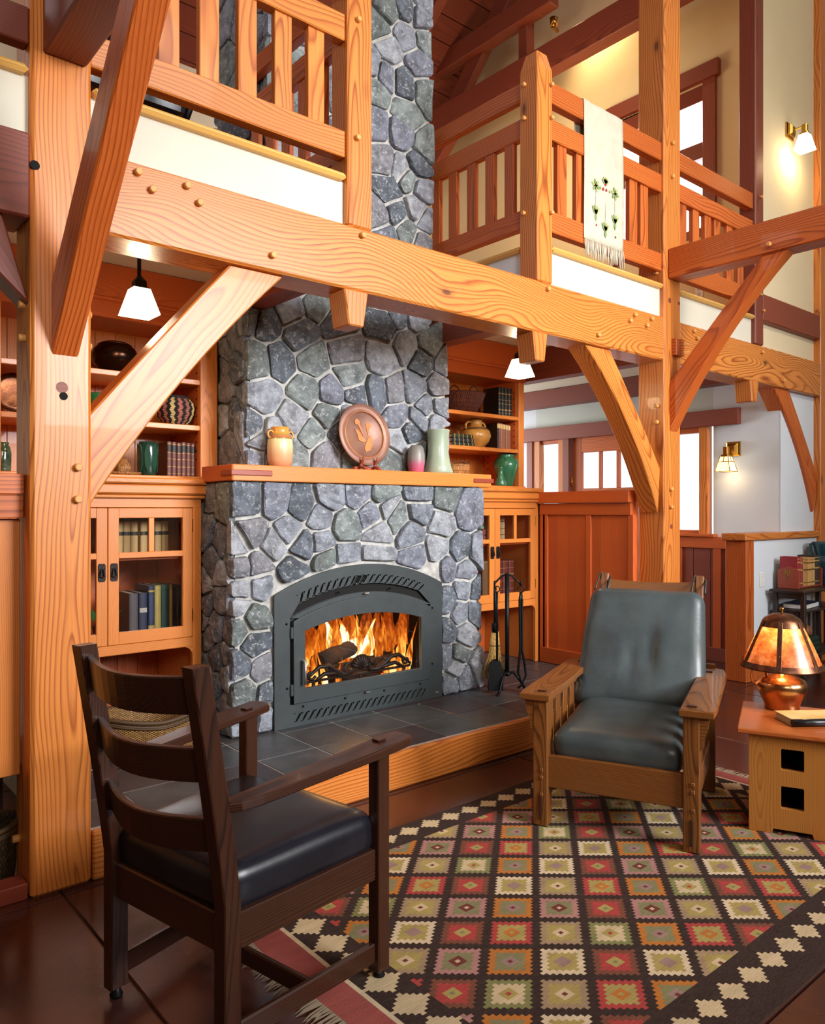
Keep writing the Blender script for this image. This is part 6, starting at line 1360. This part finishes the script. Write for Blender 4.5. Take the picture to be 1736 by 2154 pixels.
at_ = ro.data.attributes.new('weave', 'FLOAT_COLOR', 'FACE')
at_.data.foreach_set('color', [c for col_ in cols for c in col_])
fb_ = bmesh.new(); r_ = random.Random(4)
for xe, sgn in ((X0, -1), (X1, 1)):
    y = Y0+0.01
    while y < Y1-0.01:
        L_ = r_.uniform(0.06, 0.085); dy = r_.uniform(-.02, .012); xs_ = xe+0.006*math.sin(y*9)
        vs = [fb_.verts.new(p) for p in ((xs_, y-0.004, 0.007), (xs_, y+0.004, 0.007), (xs_+sgn*L_*0.6, y+0.004+dy*0.5, 0.006), (xs_+sgn*L_*0.6, y-0.003+dy*0.5, 0.006), (xs_+sgn*L_, y+dy, 0.002))]
        fb_.faces.new((vs[0], vs[1], vs[2], vs[3])); fb_.faces.new((vs[3], vs[2], vs[4])); y += 0.0085
tag(obj('fringe', fb_, MT['fringe'], rug), kind='stuff')

# ---- fire tools
RT = Vector((0.763, -0.646, 0)); BK = Vector((0.646, 0.763, 0)); TP = Vector((3.584, 3.317, 0.1795))
ts = thing('fire_tool_stand', 'black iron fire tool stand on the hearth right of the fireplace', 'tool stand', TP)
up_ = Vector((0, 0, 1))
tube('pole', [TP+up_*0.10, TP+up_*0.4, TP+up_*0.745], 0.014, MT['black'], ts, 10)
tube('cross_arm', [TP-RT*0.082+up_*0.675, TP-RT*0.07+up_*0.69, TP-RT*0.035+up_*0.725, TP+up_*0.742, TP+RT*0.035+up_*0.725, TP+RT*0.07+up_*0.69, TP+RT*0.084+up_*0.675], 0.010, MT['black'], ts, 8, False, 0.6)
for s_ in (-1, 1): tube('hook', [TP+RT*s_*0.078+up_*0.683, TP+RT*s_*0.082-BK*0.02+up_*0.668, TP+RT*s_*0.082-BK*0.035+up_*0.672, TP+RT*s_*0.082-BK*0.04+up_*0.70], 0.006, MT['black'], ts, 6)
for a in (-0.55, 1.45, 3.5):
    d_ = RT*math.sin(a)-BK*math.cos(a)
    tube('foot', [TP+up_*0.115, TP+d_*0.035+up_*0.125, TP+d_*0.07+up_*0.09, TP+d_*0.115+up_*0.02, TP+d_*0.135+up_*0.006, TP+d_*0.15+up_*0.012], 0.0085, MT['black'], ts, 8)
lathe('collar', [(0.014, 0.105), (0.026, 0.11), (0.026, 0.12), (0.014, 0.128)], MT['black'], ts, TP, 14)
def ring(c, r, th, par): tube('ring', [c+RT*r*math.cos(a*PI/8)+up_*r*math.sin(a*PI/8) for a in range(16)], th, MT['black'], par, 6, True)
H1 = TP-RT*0.068-BK*0.037
sv = thing('fire_shovel', 'black iron ash shovel hanging at the left of the tool stand', 'shovel', H1)
tube('handle', [H1+up_*0.63, H1+up_*0.5, H1+up_*0.205-BK*0.008], 0.007, MT['black'], sv); ring(H1+up_*0.648, 0.018, 0.004, sv)
prism('blade', [(-0.045, 0), (0.045, 0), (0.045, 0.14), (0.035, 0.175), (0.012, 0.195), (-0.012, 0.195), (-0.035, 0.175), (-0.045, 0.14)], 0.003, MT['black'], sv, axes(H1-RT*0.01+up_*0.018-BK*0.02, RT, (up_*0.96+BK*0.12).normalized(), RT.cross((up_*0.96+BK*0.12).normalized())))
for s_ in (-1, 1): tube('blade_rim', [H1-RT*0.01+RT*s_*0.045+up_*0.018-BK*0.02, H1-RT*0.01+RT*s_*0.045+up_*0.083-BK*0.012, H1-RT*0.01+RT*s_*0.045+up_*0.153-BK*0.006], 0.0035, MT['black'], sv, 6)
H2 = TP-RT*0.072+BK*0.035
bm_ = thing('hearth_broom', 'straw hearth broom with black handle behind the shovel', 'broom', H2)
tube('handle', [H2+up_*0.66, H2+up_*0.55, H2+up_*0.40], 0.010, MT['black'], bm_); tube('ferrule', [H2+up_*0.37, H2+up_*0.40, H2+up_*0.43], 0.022, MT['black'], bm_, 12)
bs = bmesh.new(); r_ = random.Random(2)
for i in range(150):
    a = r_.uniform(0, 2*PI); q = math.sqrt(r_.random()); x, y = q*math.cos(a), q*math.sin(a)
    p0 = H2+RT*x*0.022+BK*y*0.014+up_*0.375; p1 = H2+RT*x*0.036+BK*y*0.02+up_*0.24; p2 = H2+RT*(x*0.072-0.008)+BK*y*0.024+up_*r_.uniform(0.075, 0.10)
    addto(bs, tubebm([p0, p1, p2], [0.003, 0.003, 0.002], 4))
tag(obj('straw', bs, MT['straw'], bm_), kind='stuff')
tube('stitching', [H2+RT*0.034*math.cos(a*PI/10)+BK*0.02*math.sin(a*PI/10)+up_*0.285 for a in range(20)], 0.0025, colmat('#3a2a18', 0.7), bm_, 5, True)
H3 = TP+RT*0.082-BK*0.037
tg = thing('fire_tongs', 'black iron log tongs hanging at the right of the tool stand', 'tongs', H3)
ring(H3+up_*0.648, 0.02, 0.004, tg)
tube('left_arm', [H3+up_*0.63, H3-RT*0.008+up_*0.58, H3-RT*0.004+up_*0.27, H3-RT*0.012+up_*0.20, H3-RT*0.018+up_*0.13, H3+RT*0.0+up_*0.08, H3+RT*0.03+up_*0.035, H3+RT*0.045+up_*0.02], [0.008]*5+[0.006]*3, MT['black'], tg)
tube('right_arm', [H3+up_*0.63, H3+RT*0.006+up_*0.58, H3+RT*0.006+up_*0.27, H3+RT*0.024+up_*0.18, H3+RT*0.03+up_*0.11, H3+RT*0.008+up_*0.055, H3-RT*0.02+up_*0.03], [0.008]*4+[0.006]*3, MT['black'], tg)
# ---- wicker magazine basket on the hearth
def oval_basket(label, cx, cy, z, a, b_, hend, hmid, mat, nm='wicker_basket'):
    t = thing(nm, label, 'basket', (cx, cy, z)); seg = 56; rows = 12; bm = bmesh.new(); ul = bm.loops.layers.uv.verify(); rg = []
    for k_ in range(rows+1):
        f_ = k_/rows; ring2 = []
        for i in range(seg):
            th = 2*PI*i/seg; ht = hmid+(hend-hmid)*abs(math.cos(th))**1.5; fl_ = 0.84+0.16*f_**0.8
            ring2.append(bm.verts.new((a*fl_*math.cos(th), b_*fl_*math.sin(th), ht*f_)))
        rg.append(ring2)
    for k_ in range(rows):
        for i in range(seg):
            j = (i+1) % seg; f = bm.faces.new((rg[k_][i], rg[k_][j], rg[k_+1][j], rg[k_+1][i])); f.smooth = True
            for lp_, (u_, v_) in zip(f.loops, ((i/seg, k_/rows), ((i+1)/seg, k_/rows), ((i+1)/seg, (k_+1)/rows), (i/seg, (k_+1)/rows))): lp_[ul].uv = (u_, v_)
    bm.faces.new(rg[0][::-1])
    o = obj('woven_wall', bm, mat, t, Matrix.Translation((cx, cy, z))); md = o.modifiers.new('thick', 'SOLIDIFY'); md.thickness = 0.012
    rim = [(cx+a*math.cos(2*PI*i/seg), cy+b_*math.sin(2*PI*i/seg), z+hmid+(hend-hmid)*abs(math.cos(2*PI*i/seg))**1.5) for i in range(seg)]
    tube('rim', rim, 0.011, MT['wicker'], t, 8, True)
    for s_ in (0.45, 0.6): tube('rim_coil', [(cx+(p[0]-cx)*0.985, cy+(p[1]-cy)*0.985, p[2]-0.022*s_*2) for p in rim], 0.008, MT['wicker'], t, 6, True)
    return t
oval_basket('large brown wicker basket with dipped sides on the hearth left of the fireplace', 1.42, 3.63, 0.180, 0.285, 0.19, 0.215, 0.165, MT['wicker'])
oval_basket('small dark wicker basket in the shadowed niche at the left edge', 0.60, 3.06, 0.0, 0.12, 0.10, 0.22, 0.20, wicker('dark_weave', '#5c4422', '#2e2212', 60, 18), 'niche_basket')
# ---- small book stand by the half wall
sd = thing('book_stand', 'small dark oak slatted book stand against the half wall at right', 'stand', (6.5, 2.68, 0))
tim('top', (6.06, 2.69, 0.690), (6.98, 2.69, 0.690), 0.27, 0.022, MT['oakblk'], sd, bev=0.006)
for z, e in ((0.535, 0.0), (0.18, 0.02)): tim('shelf', (6.12-e, 2.69, z), (6.92+e, 2.69, z), 0.24, 0.018, MT['oakblk'], sd)
for x in (6.13, 6.91):
    for y in (2.59, 2.80): tim('leg', (x+(0.03 if x > 6.5 else -0.03), y+(-0.012 if y < 2.7 else 0.005), 0.0), (x, y, 0.68), 0.035, 0.035, MT['oakblk'], sd, up=(0, 1, 0))
    for y in (2.64, 2.69, 2.74): tim('end_slat', (x, y, 0.19), (x, y, 0.53), 0.012, 0.026, MT['oakblk'], sd, up=(0, 1, 0), bev=0.002)
    tim('end_apron', (x, 2.60, 0.655), (x, 2.79, 0.655), 0.018, 0.05, MT['oakblk'], sd)
for i in range(8): tim('back_slat', (6.2+i*0.09, 2.80, 0.19), (6.2+i*0.09, 2.80, 0.53), 0.026, 0.012, MT['oakblk'], sd, up=(0, 1, 0), bev=0.002)
# book rack with small books
rk_ = thing('book_rack', 'carved mahogany tabletop book rack with gilt emblem on the dark stand', 'book rack', (6.4, 2.73, 0.701))
endp = [(0, 0), (0.165, 0), (0.165, 0.155), (0.13, 0.18), (0.085, 0.19), (0.05, 0.18), (0.0, 0.155)]
for x in (6.19, 6.615): prism('end_panel', [(a, b_*0.92) for a, b_ in endp], 0.014, MT['mahog'], rk_, axes((x+0.014, 2.815, 0.702), (0, -1, 0), (0, 0, 1), (-1, 0, 0)), 0.002)
tim('base_board', (6.205, 2.733, 0.710), (6.615, 2.733, 0.710), 0.15, 0.014, MT['mahog'], rk_)
em_ = bmesh.new()
for dy, dz, w2, h2 in ((0, 0.135, 0.05, 0.008), (0, 0.11, 0.008, 0.05), (-0.018, 0.12, 0.014, 0.014), (0.018, 0.12, 0.014, 0.014), (-0.018, 0.142, 0.014, 0.01), (0.018, 0.142, 0.014, 0.01), (0, 0.088, 0.02, 0.012)): boxbm(0.002, w2, h2, 0, em_, Matrix.Translation((6.188, 2.735+dy, 0.702+dz)))
tag(obj('gilt_emblem', em_, colmat('#a8863c', 0.4, metal=0.5), rk_), kind='stuff')
cs = ['#9c2a30', '#8d3a34', '#b98a52', '#b08048', '#c79a58', '#c99c5e', '#c4965a', '#c9a065', '#3a302c', '#332c2a']
nmz = ['tall crimson', 'dark red', 'gilt tan', 'patterned tan', 'ochre first', 'ochre second', 'ochre third', 'ochre fourth', 'black gilt left', 'black gilt right']
x = 6.206
for i, c_ in enumerate(cs):
    th = [0.06, 0.04, 0.045, 0.04, 0.033, 0.033, 0.033, 0.033, 0.042, 0.042][i]
    book(x, 2.665, 0.7175, th-0.001, 0.14, [0.235, 0.225, 0.225, 0.222, 0.22, 0.22, 0.22, 0.22, 0.235, 0.235][i], c_, nmz[i]+' small book standing in the mahogany rack', 'books in the rack', bands=[(0.1, 0.13), (0.55, 0.6), (0.8, 0.84), (0.92, 0.94)], bandcol='#d0aa60' if i in (0, 1, 8, 9) else '#6a4020'); x += th
t = thing('teal_vase', 'large dark teal double handled pottery vase at the right edge on the stand', 'vase', (6.83, 2.69, 0.701))
lathe('body', [(0, 0), (0.075, 0), (0.08, 0.01), (0.088, 0.14), (0.098, 0.215), (0.088, 0.225), (0.092, 0.25), (0.118, 0.34), (0.122, 0.352), (0.114, 0.352), (0.085, 0.25), (0, 0.2)], colmat('#1d4450', 0.28, c2='#265560', coat=0.5), t, (6.83, 2.69, 0.701), 36)
for a in (2.3, 5.5): tube('handle', [(6.83+r*math.cos(a), 2.69+r*math.sin(a), 0.701+z) for r, z in ((0.11, 0.335), (0.135, 0.335), (0.13, 0.28), (0.11, 0.225), (0.098, 0.21))], 0.012, colmat('#1d4450', 0.28, coat=0.5), t)
FRAME = axes((6.20, 2.60, 0.545), (0.98, 0.1, 0), (-0.1, 0.98, 0), (0, 0, 1))
t = thing('book', 'large dark flat book with white pages on the middle shelf of the stand', 'book', (0.2, 0.08, 0))
obj('page_block', boxbm(0.335, 0.165, 0.034, 0.001), MT['white'], t, Matrix.Translation((0.175, 0.09, 0.020)))
for z in (0.0015, 0.0385): obj('cover_board', boxbm(0.35, 0.18, 0.003, 0.001), colmat('#26304a', 0.4), t, Matrix.Translation((0.175, 0.09, z)))
obj('spine', boxbm(0.003, 0.18, 0.04, 0.001), colmat('#2a3a66', 0.4), t, Matrix.Translation((0.351, 0.09, 0.020)))
FRAME = Matrix.Identity(4)
for i in range(3): book(6.24, 2.62, 0.190+i*0.042, 0.041, 0.16, 0.26-0.01*i, '#16362c', ['bottom', 'middle', 'top'][i]+' dark green book of the stack on the lowest shelf of the stand', 'green book stack', bands=[(0.1, 0.11), (0.88, 0.89)], bandcol='#3a5a48', lie=True)
t = thing('carved_gourd', 'ribbed brown wooden garlic shaped ornament on the green book stack', 'ornament', (6.36, 2.69, 0.316))
bm = lathe_data([(0, 0), (0.03, 0.0), (0.06, 0.02), (0.068, 0.045), (0.055, 0.075), (0.03, 0.095), (0.014, 0.11), (0.012, 0.13), (0, 0.132)], 48)
for v in bm.verts:
    a = math.atan2(v.co.y, v.co.x); k_ = 1-0.09*abs(math.sin(a*4))**0.3*0-0.10*(1-abs(math.sin(a*4)))**3; v.co.x *= k_; v.co.y *= k_
obj('body', bm, colmat('#8a5236', 0.35, c2='#a06a48'), t, Matrix.Translation((6.36, 2.69, 0.316)))
t = thing('switch_plate', 'white double light switch plate on the half wall', 'switch', (6.013, 2.86, 0.78))
bx('cover_plate', 5.98, 6.05, 2.853, 2.8595, 0.715, 0.83, MT['white'], t, axis='z')
for x in (6.0, 6.03): bx('rocker', x-0.011, x+0.011, 2.849, 2.853, 0.74, 0.805, MT['white'], t, axis='z')
t = thing('outlet_plate', 'white electrical outlet low on the lamplit loft wall', 'outlet', (6.398, 3.6, 3.27))
bx('cover_plate', 6.392, 6.399, 3.565, 3.64, 3.21, 3.325, MT['white'], t, axis='z')
for z in (3.245, 3.29): bx('socket', 6.389, 6.392, 3.59, 3.615, z-0.014, z+0.014, colmat('#c9c6bd', 0.5), t, axis='z')
# ---- linen runner over the balcony rail
t = thing('linen_runner', 'cream linen runner with embroidered leaves hanging over the balcony rail', 'runner', (3.93, 2.84, 3.77))
lx0, lx1 = 3.735, 4.13; n = 16; m_ = 22; bm = bmesh.new(); grid = []
path = [(2.838, 2.935+0.83*i/(m_)) for i in range(m_)]+[(2.840, 3.762), (2.855, 3.770), (2.89, 3.770), (2.908, 3.765)]+[(2.912, 3.75-0.35*i/6) for i in range(7)]
for y, z in path: grid.append([bm.verts.new((lx0+(lx1-lx0)*i/n+0.004*math.sin(z*6), y-0.0015*math.sin(i*1.1+z*5), z)) for i in range(n+1)])
for A, B in zip(grid, grid[1:]):
    for i in range(n): f = bm.faces.new((A[i], A[i+1], B[i+1], B[i])); f.smooth = True
o = obj('cloth', bm, MT['linen'], t); md = o.modifiers.new('thick', 'SOLIDIFY'); md.thickness = 0.002
fb_ = bmesh.new(); r_ = random.Random(8)
for i in range(34):
    x = lx0+(lx1-lx0)*(i+0.5)/34; p = [(x, 2.836, 2.937), (x+r_.uniform(-.006, .006), 2.834, 2.90), (x+r_.uniform(-.010, .010), 2.832, 2.90-r_.uniform(.055, .085))]
    addto(fb_, tubebm(p, [0.003, 0.004, 0.0025], 5))
    addto(fb_, tubebm([(x, 2.914, 3.40), (x+r_.uniform(-.006, .006), 2.915, 3.36), (x+r_.uniform(-.01, .01), 2.916, 3.32)], [0.003, 0.004, 0.0025], 5))
tag(obj('knotted_fringe', fb_, MT['linen'], t), kind='stuff')
eb = {}
def leafp(c_, x, z, ang, L_, w2):
    b_ = eb.setdefault(c_, bmesh.new()); ca, sa = math.cos(ang), math.sin(ang)
    pts = [(0, 0), (w2, L_*0.35), (w2*0.7, L_*0.75), (0, L_), (-w2*0.7, L_*0.75), (-w2, L_*0.35)]
    b_.faces.new([b_.verts.new((x+px*ca-pz*sa, 2.8342, z+px*sa+pz*ca)) for px, pz in pts])
G1, G2, RD = '#a8b070', '#87975f', '#a83038'
for x in (3.845, 4.04):
    for k_ in range(6): leafp(G1 if k_ % 2 else G2, x, 3.275, k_*PI/3+0.3, 0.042, 0.013)
    leafp(RD, x, 3.265, 0, 0.02, 0.011)
for k_ in range(5): leafp(G1, 3.942, 3.31, -0.9+k_*0.45, 0.045, 0.012)
for x in (3.89, 3.92, 3.95, 3.985): leafp(RD if x in (3.92, 3.95) else G2, x, 3.262, 0, 0.022, 0.010)
leafp(RD, 3.942, 3.295, 0, 0.022, 0.01)
for x, z0 in ((3.845, 3.10), (3.942, 3.02), (4.04, 3.09)):
    leafp('#c9b59a', x, z0+0.03, 0, 0.16, 0.002)
    for a in (-0.8, -0.3, 0.3, 0.8): leafp(G1 if a < 0 else G2, x, z0, a*0.8, 0.06, 0.012)
    leafp(G2, x, z0-0.04, 0, 0.06, 0.012)
for x, z in ((3.85, 3.03), (4.045, 3.0)): leafp(RD, x, z, 0, 0.016, 0.007)
for k_, (c_, b_) in enumerate(eb.items()): tag(obj('embroidery', b_, colmat(c_, 0.9), t), kind='stuff')
